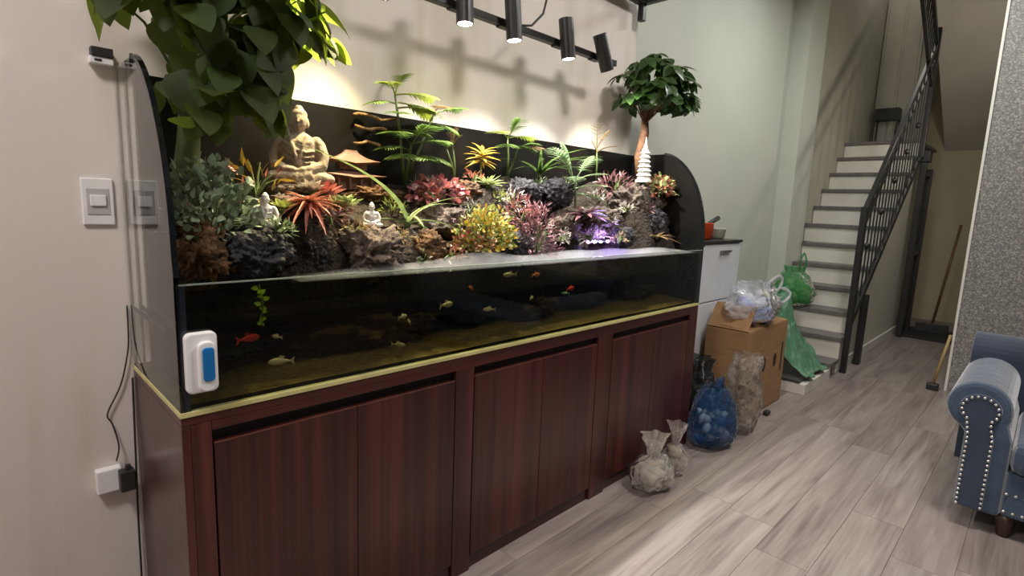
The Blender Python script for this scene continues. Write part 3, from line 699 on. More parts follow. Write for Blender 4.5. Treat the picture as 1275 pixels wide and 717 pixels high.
# spider plant: long arching leaves in set directions
sp = thing('spider_plant', POS['spider'], 'spider plant with long arching green leaves in the middle of the ledge', 'plant')
for dx, dz, l, dy in ((-.30, 1, .34, 0), (.55, .75, .26, .1), (.9, .45, .26, -.2), (-.9, .5, .24, -.1), (.2, .8, .2, -.3), (-.6, .4, .2, .2), (1, .2, .2, .1), (-.2, .5, .18, -.5)):
    leaf(sp, 'blade', G['spider'], (0, 0, 0), V((dx, dy, dz)), (-dx*.5, -dy*.5, 1), l)
MB().lathe([(.004, -.02), (.013, 0), (.006, .03)], n=8).build('crown', G['stem'], sp, smooth=True)

# ---- palms: each frond an object with its leaflets
def frond(parent, base, d, l, m, nl=11, lw=.5, arch=.5, kind='lance', name='frond'):
    d = V(d).normalized(); x, y, z = frame(d)
    pts = [V(base)+d*l*t + V((0, 0, -arch*l*t*t*.5)) for t in [i/8 for i in range(9)]]
    mb = MB(); mb.tube(pts, [.0035*(1-.7*i/8) for i in range(9)], 4, False)
    for i in range(nl):
        t = .3+.7*i/(nl-1); k = min(7, int(t*8)); p = pts[k].lerp(pts[k+1], t*8-k); tg = (pts[k+1]-pts[k]).normalized()
        ll = l*lw*math.sin(math.pi*(.18+.75*(i/(nl-1))))
        for sgn in (-1, 1): leafcloud(mb, kind, m, p, tg*.75+y*sgn+V((0, 0, .1)), V((0, 0, 1)), ll)
    return mb.build(name, m, parent, smooth=True)
def palm(name, base, stems, label, nl=11, lw=.5, kind='lance'):
    t = thing(name, base, label, 'plant'); b = V(base)
    for (top, fr) in stems:
        tp = V(top)-b
        MB().tube([(0, 0, -.01), tp*.5+V((.005, 0, 0)), tp], [.006, .005, .004], 6).build('stem', G['stem'], t, smooth=True)
        for d, l, m, zf in fr: frond(t, tp*zf, d, l, m, nl, lw, kind=kind)
    return t
b = POS['palm']
palm('bamboo_palm', b, [
    (P(492, 118, .42), [((.9, -.35, .25), .15, G['palm_lit'], 1), ((-.5, -.5, .35), .12, G['palm_lit'], 1), ((.3, .1, .9), .11, G['palm_lit'], 1), ((1, -.1, .05), .17, G['palm_lit'], .92), ((-.9, -.2, .1), .12, G['palm'], .9), ((.7, -.5, .2), .14, G['palm_lit'], .85), ((-.4, -.7, .2), .12, G['palm'], .75), ((.7, -.5, .1), .12, G['palm'], .6)]),
    (P(540, 142, .42), [((.9, -.2, .5), .14, G['palm'], 1), ((-.2, -.6, .3), .1, G['tan'], 1), ((.6, -.6, .0), .11, G['palm'], .85)]),
    (P(512, 180, .38), [((.8, -.5, .35), .15, G['palm'], 1), ((-.7, -.4, .4), .15, G['palm'], 1), ((.1, -.6, .6), .14, G['palm'], 1), ((-.6, -.6, .1), .14, G['palm'], .7), ((.6, -.6, .1), .15, G['palm'], .7), ((0, -.9, .2), .13, G['palm'], .6), ((-.9, -.1, .2), .13, G['palm'], .85)])],
    'tall bamboo palm with lime lit fronds rising above the back panel', nl=9, lw=.6)
palm('feather_grass', POS['stem'], [(P(563, 180, .42), [((.1, -.2, 1), .09, G['tan'], 1), ((-.3, -.2, .8), .07, G['tan'], 1), ((.3, -.4, .7), .07, G['tan'], 1)]), (P(556, 186, .40), [((.2, -.3, .9), .06, G['tan'], 1)])],
    'two thin stalks with brown feathery tips before the back panel', nl=8, lw=.35)
b = POS['parlour']
palm('parlour_palm', b, [(P(632, 172, .43), [((.9, -.4, .3), .14, G['palm_lit'], 1), ((-.9, -.4, .35), .14, G['palm_lit'], 1), ((.1, -.5, .8), .13, G['palm'], 1), ((.7, -.6, .1), .13, G['palm'], .8), ((-.6, -.6, .1), .13, G['palm'], .8), ((.5, .1, .6), .12, G['palm'], 1)]),
    (P(645, 185, .42), [((.8, -.5, .3), .12, G['tan'], 1), ((.2, -.8, .4), .11, G['palm'], 1)])],
    'parlour palm with thin green stems behind the yellow croton', nl=8, lw=.55)
gp = thing('sword_fern', POS['grass'], 'dark green sword fern with arching leaves behind the lava rocks', 'plant')
for i in range(11):
    a = -math.pi+i*.52; d = V((math.cos(a), -abs(math.sin(a))*.6+.05, random.uniform(.8, 1.5)))
    leaf(gp, 'blade', G['palm'], (0, 0, -.01), d, (-d.x, -d.y, .6), random.uniform(.19, .25))
MB().lathe([(.004, -.02), (.012, 0), (.006, .03)], n=8).build('crown', G['stem'], gp, smooth=True)
palm('pale_fern', POS['fern'], [(P(716, 225, .26), [((-.6, .1, .9), .26, G['pale'], .9), ((-.2, .2, 1), .27, G['pale'], .8), ((.7, .1, .8), .24, G['pale'], 1), ((.9, -.3, .5), .19, G['pale'], 1), ((.5, -.6, .3), .16, G['pale'], .7), ((-.6, -.5, .5), .17, G['pale'], .7), ((.1, -.5, .9), .18, G['pale'], 1), ((.9, -.3, .1), .15, G['pale'], .5)])],
    'pale green fern with broad feathered fronds beside black rock', nl=10, lw=.34)
palm('wispy_shrub', POS['wisp'], [(P(743, 185, .44), [((-.3, -.2, 1), .18, G['tan'], 1), ((.4, -.2, .9), .16, G['tan'], 1), ((.8, -.3, .5), .15, G['tan'], .9), ((-.7, -.2, .6), .13, G['tan'], .9), ((.1, -.4, .8), .12, G['tan'], 1)])],
    'thin wispy tan shrub rising above the back panel', nl=6, lw=.28)
# yellow croton: whorls of broad leaves
yc = thing('yellow_croton', POS['croton'], 'bright yellow croton standing in the middle of the ledge', 'plant')
tp = P(600, 190, .41)-POS['croton']; MB().tube([(0, 0, -.01), tp], [.006, .004], 6).build('stem', G['stem'], yc, smooth=True)
for i in range(26):
    a = i*2.4; z = -.2+i/26; d = V((math.cos(a), math.sin(a)*.8-.2, z*.8)); leaf(yc, 'lance', G['yellow'], tp*(.55+.5*i/26), d, (0, -.3, 1), random.uniform(.07, .10))

# ------------------------------------------------------------------ statues and ornaments
stone = mat('carved_grey_stone', srgb(168, 154, 136), srgb(128, 114, 98), rough=.8, scale=24, bump=.35, bscale=60)
whitec = mat('white_porcelain', srgb(226, 222, 218), srgb(206, 200, 196), rough=.35, scale=20)
def buddha(base, h, m, label, name, rz, vox, base_w=True):
    b = V(base); s = MB(); k = h
    E = s.ell
    # crossed legs, lap, torso, shoulders, arms, hands, neck, head with topknot and long ears
    E((0, .0, .09*k), (.30*k, .22*k, .10*k)); E((-.24*k, -.07*k, .10*k), (.17*k, .13*k, .085*k)); E((.24*k, -.07*k, .10*k), (.17*k, .13*k, .085*k))
    s.tube([(-.30*k, -.10*k, .10*k), (0, -.19*k, .11*k), (.16*k, -.17*k, .13*k)], [.085*k, .075*k, .06*k], 10)
    s.tube([(.30*k, -.10*k, .08*k), (0, -.18*k, .08*k), (-.16*k, -.17*k, .08*k)], [.085*k, .07*k, .06*k], 10)
    s.lathe([(.20*k, .08*k), (.20*k, .20*k), (.185*k, .32*k), (.21*k, .44*k), (.205*k, .53*k), (.13*k, .60*k), (.07*k, .64*k)], (0, .03*k, 0), 16, .72)
    for sg in (-1, 1):
        E((sg*.19*k, .03*k, .52*k), (.075*k, .075*k, .085*k))
        s.tube([(sg*.21*k, .03*k, .52*k), (sg*.27*k, 0, .36*k), (sg*.26*k, -.05*k, .25*k), (sg*.13*k, -.15*k, .20*k), (sg*.03*k, -.20*k, .19*k)], [.075*k, .075*k, .068*k, .055*k, .04*k], 10)
        s.tube([(sg*.10*k, -.05*k, .60*k), (sg*.06*k, -.125*k, .48*k), (sg*.02*k, -.15*k, .34*k), (sg*.01*k, -.14*k, .24*k)], [.022*k]*4, 6)
        E((sg*.098*k, .02*k, .745*k), (.018*k, .03*k, .055*k))
        E((sg*.04*k, -.088*k, .775*k), (.022*k, .012*k, .009*k), 8, 6)
    for zz in (.30, .36, .42): s.tube([(-.17*k, -.08*k, (zz+.10)*k), (-.05*k, -.135*k, (zz+.02)*k), (.08*k, -.14*k, (zz-.02)*k), (.18*k, -.07*k, zz*k)], [.014*k]*4, 6)
    E((0, -.2*k, .185*k), (.08*k, .04*k, .028*k)); s.lathe([(.065*k, .60*k), (.06*k, .70*k)], (0, .02*k, 0), 12)
    E((0, .005*k, .77*k), (.095*k, .105*k, .125*k), 14, 10); E((0, -.01*k, .70*k), (.06*k, .075*k, .05*k)); E((0, .02*k, .90*k), (.055*k, .055*k, .055*k)); E((0, .015*k, .84*k), (.098*k, .1*k, .07*k))
    s.tube([(0, -.092*k, .79*k), (0, -.118*k, .745*k)], [.008*k, .016*k], 6); E((0, -.092*k, .715*k), (.03*k, .015*k, .009*k), 8, 6)
    t = thing(name, b, label, 'statue', rz=rz)
    zo = .07*k if base_w else 0
    s.build('figure', m, t, (0, 0, zo), remesh=vox)
    if base_w:
        lp = MB(); lp.lathe([(.33*k, 0), (.36*k, .02*k), (.34*k, .05*k), (.37*k, .085*k), (.33*k, .10*k)], n=24, sq=.72)
        for i in range(18):
            a = i*math.tau/18; lp.ell((.345*k*math.cos(a), .25*k*math.sin(a), .045*k), (.055*k, .055*k, .04*k), 8, 6)
        lp.build('lotus_base', m, t, smooth=True)
    return t
buddha(POS['buddha']-V((0, 0, .006)), .27, stone, 'grey stone buddha seated cross legged beside the broadleaf tree', 'buddha_statue', -.55, .0035)
buddha(P(331, 279, .17)-V((0, 0, .012)), .105, whitec, 'small white seated figurine on the black lava rock', 'seated_figurine', -.5, .0018, False)
buddha(P(463, 280, .17)-V((0, 0, .008)), .085, whitec, 'tiny white seated figurine on the grey brown rock', 'seated_figurine', -.5, .0016, False)
# white tower figurine before the bonsai trunk
tw = thing('tower_figurine', POS['tower']-V((0, 0, .004)), 'white tiered tower figurine in front of the bonsai trunk', 'figurine')
pr = [(.045, 0), (.045, .012), (.036, .016), (.034, .035)]
for i in range(6):
    z = .035+.024*i; r = .034-.0028*i; pr += [(r+.008, z), (r+.004, z+.006), (r-.002, z+.010), (r-.002, z+.022)]
MB().lathe(pr, n=12).build('tiers', whitec, tw)
MB().lathe([(.016, .178), (.012, .186), (.008, .20), (.003, .225), (.001, .24)], n=10).build('spire', whitec, tw, smooth=True)
# little brown pagoda
pg = thing('pagoda_ornament', POS['pagoda'], 'little brown pagoda ornament with two flared roofs beside the palm', 'ornament', rz=-.1)
pm = mat('brown_clay', srgb(120, 88, 74), srgb(88, 60, 50), rough=.7, scale=20, bump=.2)
def roof(z, w, d, h):
    s = MB(); n = 6; vs = []
    for i in range(n+1):
        t = i/n; k = (1-t)**1.6; zz = z+h*t + (.012 if i == 0 else 0)*0
        hw = w*(.22+.78*k); hd = d*(.12+.88*k); vs += [(-hw, -hd, zz+(.010*(1-t)**4)), (0, -hd, zz), (hw, -hd, zz+(.010*(1-t)**4)), (hw, 0, zz), (hw, hd, zz+(.010*(1-t)**4)), (0, hd, zz), (-hw, hd, zz+(.010*(1-t)**4)), (-hw, 0, zz)]
    fs = [(8*i+j, 8*i+(j+1) % 8, 8*i+8+(j+1) % 8, 8*i+8+j) for i in range(n) for j in range(8)] + [tuple(range(7, -1, -1)), tuple(8*n+j for j in range(8))]
    return s.add(vs, fs)
MB().box((-.075, -.035, 0), (.075, .03, .045)).build('lower_walls', pm, pg)
roof(.042, .115, .055, .035).build('lower_roof', pm, pg)
MB().box((-.05, -.025, .07), (.05, .02, .095)).build('upper_walls', pm, pg)
roof(.092, .095, .045, .045).build('upper_roof', pm, pg)
for a in (-.06, -.02, .02, .06): MB().tube([(a, -.042, 0), (a, -.042, .045)], .005, 6).build('column', pm, pg)
# driftwood boards leaning on the back panel
for i, (px, py, wpx) in enumerate(((466, 146, 56), (462, 160, 40), (458, 178, 34))):
    c = P(px, py, .47); a = MB(); n = 8; ln = wpx/330
    a.tube([V((ln*(k/n-.5), .012*math.sin(k*1.3+i), .006*math.sin(k*.9+2*i))) for k in range(n+1)], [.006+.0012*math.sin(k*1.7+i)-(.003 if k in (0, n) else 0) for k in range(n+1)], 7)
    o = a.build('driftwood', mat('tan_driftwood', srgb(150, 118, 72), srgb(112, 84, 48), rough=.8, scale=20, bump=.4), None, c, smooth=True)
    tag(o, ['long tan driftwood stick topmost on the back panel', 'middle tan driftwood stick on the back panel', 'short lowest tan driftwood stick above the pagoda'][i], 'driftwood')

# ------------------------------------------------------------------ purple lights at the waterline
led = thing('led_light', P(745, 302, .22), 'purple and pink aquarium light glowing over the water', 'light')
MB().box((-.13, -.012, 0), (.17, .012, .016)).build('housing', M['blackplastic'], led, bevel=.003)
for i, (x, c, e) in enumerate(((-.10, (1, .35, .7), 12), (-.05, (.8, .6, 1), 22), (0, (.35, .3, 1), 30), (.06, (.5, .2, 1), 20), (.12, (1, .3, .7), 26))):
    MB().ell((x, -.014, .006), (.013, .006, .007), 10, 6).build('diode', mat('diode_%d' % i, c, c, emit=(c, e)), led, smooth=True)
for dx, c in ((-.03, (.45, .3, 1)), (.11, (1, .3, .75))):
    pl_ = bpy.data.lights.new('led_glow', 'POINT'); pl_.energy = 1.6; pl_.color = c; pl_.shadow_soft_size = .01
    o = bpy.data.objects.new('led_glow', pl_); COL.objects.link(o); o.location = led.location+V((dx, -.04, .012))

ms = MB()
def mistf(u, v):
    x = .3+2.25*u; y = .02+.13*v
    e = math.sin(math.pi*u)**.5*math.sin(math.pi*v)**.5
    return V((x, y, 1.1292+e*(.02+.045*max(0, .35+noise.noise(V((x*3, y*6, 5)))))))
ms.grid(mistf, 60, 8); ms.grid(lambda u, v: V((.3+2.25*u, .02+.13*v, 1.1285)), 60, 8)
mm = bpy.data.materials.new('mist'); mm.use_nodes = True; mm.node_tree.nodes.remove(mm.node_tree.nodes['Principled BSDF'])
vs_ = mm.node_tree.nodes.new('ShaderNodeVolumeScatter'); vs_.inputs['Density'].default_value = 5; vs_.inputs['Color'].default_value = (.95, .95, .97, 1)
mm.node_tree.links.new(vs_.outputs[0], mm.node_tree.nodes['Material Output'].inputs['Volume'])
o = ms.build('mist', mm, smooth=True); tag(o, 'low white mist drifting over the open water at the front glass', 'mist', kind='stuff')

# ------------------------------------------------------------------ fish
def fish(px, py, y, l, c, label, a):
    b = P(px, py, y); t = thing('fish', b, label, 'fish', rz=a); m = mat('fish_'+'_'.join(str(round(q, 2)) for q in c), c, tuple(q*.7 for q in c), rough=.4, scale=40)
    s = MB(); k = l
    s.tube([(-.48*k, 0, 0), (-.3*k, 0, 0), (-.1*k, 0, 0), (.15*k, 0, 0), (.35*k, 0, 0), (.48*k, 0, -.01*k), (.52*k, 0, -.01*k)], [.05*k, .10*k, .17*k, .19*k, .15*k, .07*k, .02*k], 10)
    s.v = [(x, yy*.5, z) for x, yy, z in s.v]; s.build('body', m, t, smooth=True)
    MB().prism([(-.44*k, 0), (-.72*k, .22*k), (-.64*k, 0), (-.72*k, -.22*k)], 1, -.01*k, .01*k).build('tail', m, t)
    MB().prism([(-.2*k, .14*k), (.12*k, .16*k), (-.05*k, .3*k), (-.25*k, .26*k)], 1, -.008*k, .008*k).build('dorsal_fin', m, t)
RED = srgb(255, 70, 60); PALE = srgb(255, 235, 215); SIL = srgb(220, 210, 160); ORG = srgb(255, 150, 90)
for q in ((311, 421, .06, .055, RED, 'red fish swimming just past the white magnet cleaner', .3), (344, 419, .05, .03, PALE, 'tiny pale fish beside the red fish near the magnet cleaner', 2), (348, 450, .06, .055, PALE, 'pale fish low over the sand near the magnet cleaner', 2.8),
          (502, 394, .05, .04, PALE, 'upper pale fish of a pair under the grey rock', .4), (509, 400, .06, .035, PALE, 'lower pale fish of a pair under the grey rock', 1.2), (497, 429, .05, .04, SIL, 'silvery fish diving towards the sand', -1.0),
          (557, 379, .05, .055, SIL, 'silver fish below the lime shrub', .2), (608, 385, .06, .04, PALE, 'pale fish below the pink shrub', 2.6), (662, 371, .05, .04, SIL, 'dull silver fish in the middle water', .5),
          (711, 359, .04, .055, RED, 'red fish in the middle of the tank', .2), (703, 365, .07, .03, srgb(150, 220, 220), 'tiny bluish fish beside the middle red fish', 2), (586, 358, .04, .035, ORG, 'orange fish close under the water surface', 1.2), (668, 342, .04, .045, ORG, 'peach fish just under the surface by the pink shrub', .1), (634, 342, .05, .05, SIL, 'yellowish fish just under the surface by the lime shrub', 2.9)):
    fish(*q)
wp = thing('water_plant', P(326, 410, .04), 'thin bright green strand hanging in the water near the magnet cleaner', 'plant')
for i in range(14):
    leaf(wp, 'oval', leafmat('bright_water_leaf', srgb(190, 230, 70), srgb(150, 200, 60), tl=.3), (random.uniform(-.006, .006), 0, .012+i*.0075), rdir(-.2, .6), (0, -1, .3), .018)
MB().tube([(0, 0, 0), (.004, 0, .06), (-.003, 0, .118)], .0018, 5).build('stem', G['stem'], wp, smooth=True)

# magnet cleaner on the front glass
mg = thing('magnet_cleaner', (.045, -.001, .962), 'white magnetic glass cleaner with blue grip on the front glass', 'cleaner')
def rrect(w, h, r, n=6):
    pts = []
    for cx, cy, a0 in ((w-r, h-r, 0), (-w+r, h-r, 90), (-w+r, -h+r, 180), (w-r, -h+r, 270)):
        for i in range(n+1):
            a = math.radians(a0+90*i/n); pts.append((cx+r*math.cos(a), cy+r*math.sin(a)))
    return pts
wpl = mat('white_plastic', srgb(232, 232, 232), srgb(224, 224, 226), rough=.3); bpl = mat('blue_plastic', srgb(20, 120, 190), srgb(14, 100, 168), rough=.35)
MB().prism(rrect(.034, .072, .014), 1, -.020, 0).build('body', wpl, mg, bevel=.004)
MB().prism(rrect(.019, .060, .016), 1, -.032, -.018).build('handle', wpl, mg, (.008, 0, -.008), bevel=.004)
MB().prism(rrect(.0125, .040, .008), 1, -.036, -.030).build('grip', bpl, mg, (.010, 0, -.002), bevel=.002)

# ------------------------------------------------------------------ track lights
RY, RZ = .33, 2.083
rt = thing('light_track', (.05, RY, RZ), 'black lighting track hung above the aquarium', 'track light')
MB().box((0, -.017, -.012), (2.02, .017, .014)).build('rail', M['blackmetal'], rt, bevel=.002)
MB().box((2.02, -.018, -.013), (2.04, .018, .015)).build('end_cap', M['blackplastic'], rt, bevel=.002)
for x in (.15, .75): MB().tube([(x, 0, .013), (x, 0, 3.498-RZ)], .006, 8).build('hanger', M['blackmetal'], rt)
lens_w = mat('warm_lens', (1, .95, .8), (1, .95, .8), emit=((1, .93, .78), 30))
SPOTS = [(.50, -.30, -.06, (1, .90, .70), 38), (.72, -.30, -.0, (1, .82, .44), 62), (1.05, .0, -.06, (1, .93, .8), 54), (1.305, .06, -.06, (1, .96, .9), 54), (1.645, .12, -.06, (1, .98, .95), 56), (1.92, .45, -.05, (1, .96, .82), 60)]
def spotlamp(i, x, tx, ty, c, pw):
    d = V((tx, ty, -1)).normalized(); cpos = V((x, RY-.055, RZ+.01))
    t = thing('spotlight', V((x, RY, RZ)), 'black cylinder spotlight on the track ' + ['over the broadleaf tree', 'lighting the buddha statue', 'over the spider plant', 'beside the looped cable', 'lighting the pale fern', 'tilted towards the bonsai tree at the track end'][i], 'spotlight', 'spotlights on the black track')
    q = cpos-V((x, RY, RZ))
    T = mtx(q, d, (0, 1, 0))
    s = MB(); n = 20; st = [(-.085, .0), (-.085, .030), (-.082, .0325), (.085, .0325), (.085, .028), (.060, .026)]
    for a, r in st: s.v += [tuple(T @ V((a, max(r, .0005)*math.cos(math.tau*j/n), max(r, .0005)*math.sin(math.tau*j/n)))) for j in range(n)]
    s.f += [(k*n+j, k*n+(j+1) % n, (k+1)*n+(j+1) % n, (k+1)*n+j) for k in range(len(st)-1) for j in range(n)]
    s.build('body', M['blackmetal'], t)
    s = MB(); s.v = [tuple(T @ V((.084, .0275*math.cos(math.tau*j/n), .0262*math.sin(math.tau*j/n)))) for j in range(n)]; s.v += [tuple(T @ V((.080, .0275*math.cos(math.tau*j/n), .0262*math.sin(math.tau*j/n)))) for j in range(n)]
    s.f = [tuple(range(n)), tuple(range(2*n-1, n-1, -1))] + [(j, n+j, n+(j+1) % n, (j+1) % n) for j in range(n)]
    s.build('lens', lens_w, t)
    MB().box((-.03, -.018, -.018), (.03, .014, -.011)).build('adapter', M['blackplastic'], t)
    MB().tube([(0, -.012, -.005), (0, -.03, .005)], .009, 8).build('pivot', M['blackmetal'], t)
    l = bpy.data.lights.new('spot_beam', 'SPOT'); l.energy = pw; l.color = c; l.spot_size = math.radians(104); l.spot_blend = 1.0; l.shadow_soft_size = .022
    o = bpy.data.objects.new('spot_beam', l); COL.objects.link(o); o.location = cpos + d*.09
    o.rotation_euler = d.to_track_quat('-Z', 'Y').to_euler()
for i, q in enumerate(SPOTS): spotlamp(i, *q)
cb = MB().tube([V((1.38, RY, RZ+.012)), V((1.46, RY-.01, RZ+.03)), V((1.54, RY, RZ+.10)), V((1.58, RY+.01, RZ+.2)), V((1.60, RY+.02, RZ+.5)), V((1.61, RY+.03, 3.495))], .005, 6).build('cable', M['blackplastic'], smooth=True)
tag(cb, 'thin black cable looping up from the lighting track', 'cable')
# black frame hanging in the far corner above
hf = thing('ceiling_frame', (2.5, .45, 2.5), 'black metal frame with a short leg stub hanging above the wall corner', 'frame')
MB().box((-1.6, -.02, 0), (.02, .02, .04)).build('bar', M['blackmetal'], hf, bevel=.003)
MB().box((-.02, -1.5, 0), (.02, -.02, .04)).build('bar', M['blackmetal'], hf, bevel=.003)
MB().box((-.018, -.018, -.085), (.018, .018, 0)).build('leg', M['blackmetal'], hf, bevel=.003)
for a, b in ((-1.55, 0), (0, -1.45), (0, 0)): MB().box((a-.01, b-.01, .04), (a+.01, b+.01, 1.0)).build('hanger', M['blackmetal'], hf)

# ------------------------------------------------------------------ wall fittings at the left
sw = thing('light_switch', (-.054, D, 1.318), 'white wall switch with single rocker left of the aquarium', 'switch')
MB().box((-.036, -.009, -.064), (.036, 0, .064)).build('plate', wpl, sw, bevel=.003)
MB().box((-.026, -.011, -.036), (.026, -.008, .036)).build('frame', mat('grey_plastic', srgb(186, 184, 184), srgb(178, 176, 176), rough=.4), sw, bevel=.002)
MB().box((-.018, -.016, -.012), (.018, -.010, .018)).build('rocker', wpl, sw, bevel=.002)
so = thing('wall_socket', (-.075, D, .508), 'white wall socket with a black adapter plugged in', 'socket')
MB().box((-.036, -.03, -.036), (.026, 0, .036)).build('plate', wpl, so, bevel=.004)
ad = thing('power_adapter', (-.048, D-.03, .508), 'black plug adapter in the white wall socket', 'adapter')
MB().box((-.012, -.035, -.032), (.026, 0, .03)).build('body', M['blackplastic'], ad, bevel=.004)
MB().box((.004, -.025, .03), (.018, -.01, .045)).build('strain_relief', M['blackplastic'], ad, bevel=.002)
def cable(pts, r, m, label, name='power_cable'):
    # smooth path through points
    P_ = [V(p) for p in pts]; out = []
    for i in range(len(P_)-1):
        p0, p1, p2, p3 = P_[max(i-1, 0)], P_[i], P_[i+1], P_[min(i+2, len(P_)-1)]
        for k in range(6):
            t = k/6; out.append(.5*((2*p1)+(-p0+p2)*t+(2*p0-5*p1+4*p2-p3)*t*t+(-p0+3*p1-3*p2+p3)*t**3))
    out.append(P_[-1]); o = MB().tube(out, r, 6).build(name, m, smooth=True); return tag(o, label, 'cable')
cable([P(145, 574, .478), P(148, 555, .49), P(140, 528, .5), P(134, 515, .5), P(150, 480, .5), P(158, 445, .5), P(160, 420, .502), P(158, 380, .502)], .0022, M['blackplastic'], 'thin black cord rising from the adapter along the aquarium')
cable([P(165, 470, .5), P(167, 520, .5), P(170, 590, .495), P(172, 640, .495), (-.018, .495, .15), (-.02, .495, .005)], .003, M['blackplastic'], 'dark cord hanging down behind the cabinet edge')
jb = thing('junction_box', (-.03, D, 1.695), 'small white junction box with black lid behind the tree leaves', 'box')
MB().box((-.022, -.03, -.012), (.03, 0, .006)).build('base', wpl, jb, bevel=.002)
MB().box((-.018, -.034, .006), (.03, 0, .03)).build('lid', M['blackplastic'], jb, bevel=.002)
MB().box((-.012, -.0315, -.006), (.004, -.0295, 0)).build('slot', M['blackplastic'], jb)

# ------------------------------------------------------------------ white cabinet behind the box, with pot
wc = thing('kitchen_cabinet', (3.43, .25, 0), 'white tall cabinet with black top behind the cardboard box', 'cabinet')
cwhite = mat('white_laminate', srgb(218, 220, 224), srgb(210, 212, 216), rough=.35)
MB().box((-.36, .018, 0), (.28, .365, 1.145)).build('body', cwhite, wc, bevel=.002)
MB().box((-.37, -.01, 1.145), (.29, .365, 1.165)).build('top', mat('black_top', (.02, .018, .018), (.03, .026, .026), rough=.3), wc, bevel=.002)
for a, b in ((.745, 1.14), (.36, .735), (.02, .35)):
    dr_ = MB().box((-.355, 0, a), (.275, .018, b)).build('drawer', cwhite, wc, bevel=.003)
    MB().box((-.06, -.018, b-.06), (.10, 0, b-.045)).build('handle', mat('steel_handle', srgb(160, 160, 160), srgb(140, 140, 140), rough=.3, metal=.8), dr_, bevel=.002)
po = thing('saucepan', (3.36, .42, 1.165), 'orange saucepan with black handle on the white cabinet', 'pan')
MB().lathe([(.085, 0), (.10, .01), (.105, .11), (.108, .115), (.098, .112), (.092, .012)], n=24).build('pot', mat('orange_enamel', srgb(226, 84, 24), srgb(206, 70, 18), rough=.3), po, smooth=True)
MB().tube([(.09, -.01, .085), (.16, -.02, .12), (.24, -.03, .15)], [.014, .016, .018], 8).build('handle', M['blackplastic'], po, smooth=True)
bo = thing('plastic_bowl', (3.60, .40, 1.165), 'small clear bowl on the white cabinet beside the saucepan', 'bowl')
MB().lathe([(.05, 0), (.065, .01), (.075, .07), (.078, .075), (.072, .073), (.06, .012)], n=20).build('bowl', mat('frosted_plastic', srgb(200, 200, 186), srgb(190, 190, 176), rough=.3), bo, smooth=True)

# ------------------------------------------------------------------ cardboard box
cbm = mat('cardboard', srgb(160, 124, 86), srgb(142, 108, 74), rough=.85, scale=6, stretch=(1, 1, 6))
cx0, cx1, cy0, cy1, ch = 3.16, 3.86, -.09, .20, .60
bx = thing('cardboard_box', (cx0, cy0, 0), 'big brown cardboard box with open flaps between aquarium and stairs', 'box')
def cb_(name, a, b): return box(name, a, b, cbm, bx, .002, (cx0, cy0, 0))
cb_('bottom', (cx0, cy0, 0), (cx1, cy1, .008)); cb_('side', (cx0, cy0, 0), (cx0+.008, cy1, ch)); cb_('side', (cx1-.008, cy0, 0), (cx1, cy1, ch)); cb_('side', (cx0+.008, cy0, 0), (cx1-.008, cy0+.008, ch)); cb_('side', (cx0+.008, cy1-.008, 0), (cx1-.008, cy1, ch))
MB().obox(V((.35, .075, ch+.012)), (1, 0, 0), (0, -.12, 1), .69, .145, .006).build('flap', cbm, bx)
MB().obox(V((.35, .225, ch+.014)), (1, 0, 0), (0, .14, 1), .69, .14, .006).build('flap', cbm, bx)
MB().obox(V((.06, .15, ch+.08)), (.62, 0, .78), (-.78, 0, .62), .19, .27, .006).build('flap', cbm, bx)
hm = mat('hole_dark', srgb(48, 32, 20), srgb(40, 28, 18), rough=.9)
for x, z in ((.30, .34), (.50, .34)): MB().prism([(x+.028*math.cos(i*.524), z+(.05)*math.sin(i*.524)) for i in range(12)], 1, -.002, .001).build('hand_hole', hm, bx)
MB().box((.62, -.002, .24), (.64, .001, .45)).build('printed_mark', hm, bx)

# ------------------------------------------------------------------ bags
def bagmesh(rx, ry, h, seed, neck=.25, crease=.12, nu=40, nv=26, lobes=5, flare=.0, tie=.72, lobe=.25):
    """crumpled bag: round bottom, pulled in to a neck, creased all over, top flaring"""
    s = MB(); vs = []
    for j in range(nv+1):
        t = j/nv; z = h*t
        if t < tie: r = (1-(1-min(1, t/.22))**2.2*.45)*(1-(1-neck)*max(0, (t-.35)/(tie-.35))**1.8)
        else: r = neck+flare*(t-tie)/(1-tie)
        for i in range(nu):
            a = math.tau*i/nu; q = V((math.cos(a)*1.6+seed*3.1, math.sin(a)*1.6, t*2.6))
            k = 1+crease*noise.noise(q*1.3)+crease*.8*(abs(noise.noise(q*3))-.25)+crease*.4*noise.noise(q*7)+(lobe if t > tie*.85 else lobe*.2)*math.sin(a*lobes+seed+t*3)
            vs.append(V((rx*r*k*math.cos(a), ry*r*k*math.sin(a), max(0, z+(crease*.15*h*noise.noise(q*2) if 0 < t else 0)))))
    vs.append(V((0, 0, 0)))
    s.v = [tuple(v) for v in vs]; n = len(vs)-1
    s.f = [(j*nu+i, j*nu+(i+1) % nu, (j+1)*nu+(i+1) % nu, (j+1)*nu+i) for j in range(nv) for i in range(nu)] + [(n, (i+1) % nu, i) for i in range(nu)]
    return s
def strap(pts, w, m, parent):
    s = MB(); pts = [V(p) for p in pts]
    P2 = []
    for i in range(len(pts)-1):
        p0, p1, p2, p3 = pts[max(i-1, 0)], pts[i], pts[i+1], pts[min(i+2, len(pts)-1)]
        for k in range(5):
            t = k/5; P2.append(.5*((2*p1)+(-p0+p2)*t+(2*p0-5*p1+4*p2-p3)*t*t+(-p0+3*p1-3*p2+p3)*t**3))
    P2.append(pts[-1]); s.tube(P2, [w*(1+.25*math.sin(i*1.9)) for i in range(len(P2))], 7); return s.build('handle', m, parent, smooth=True)
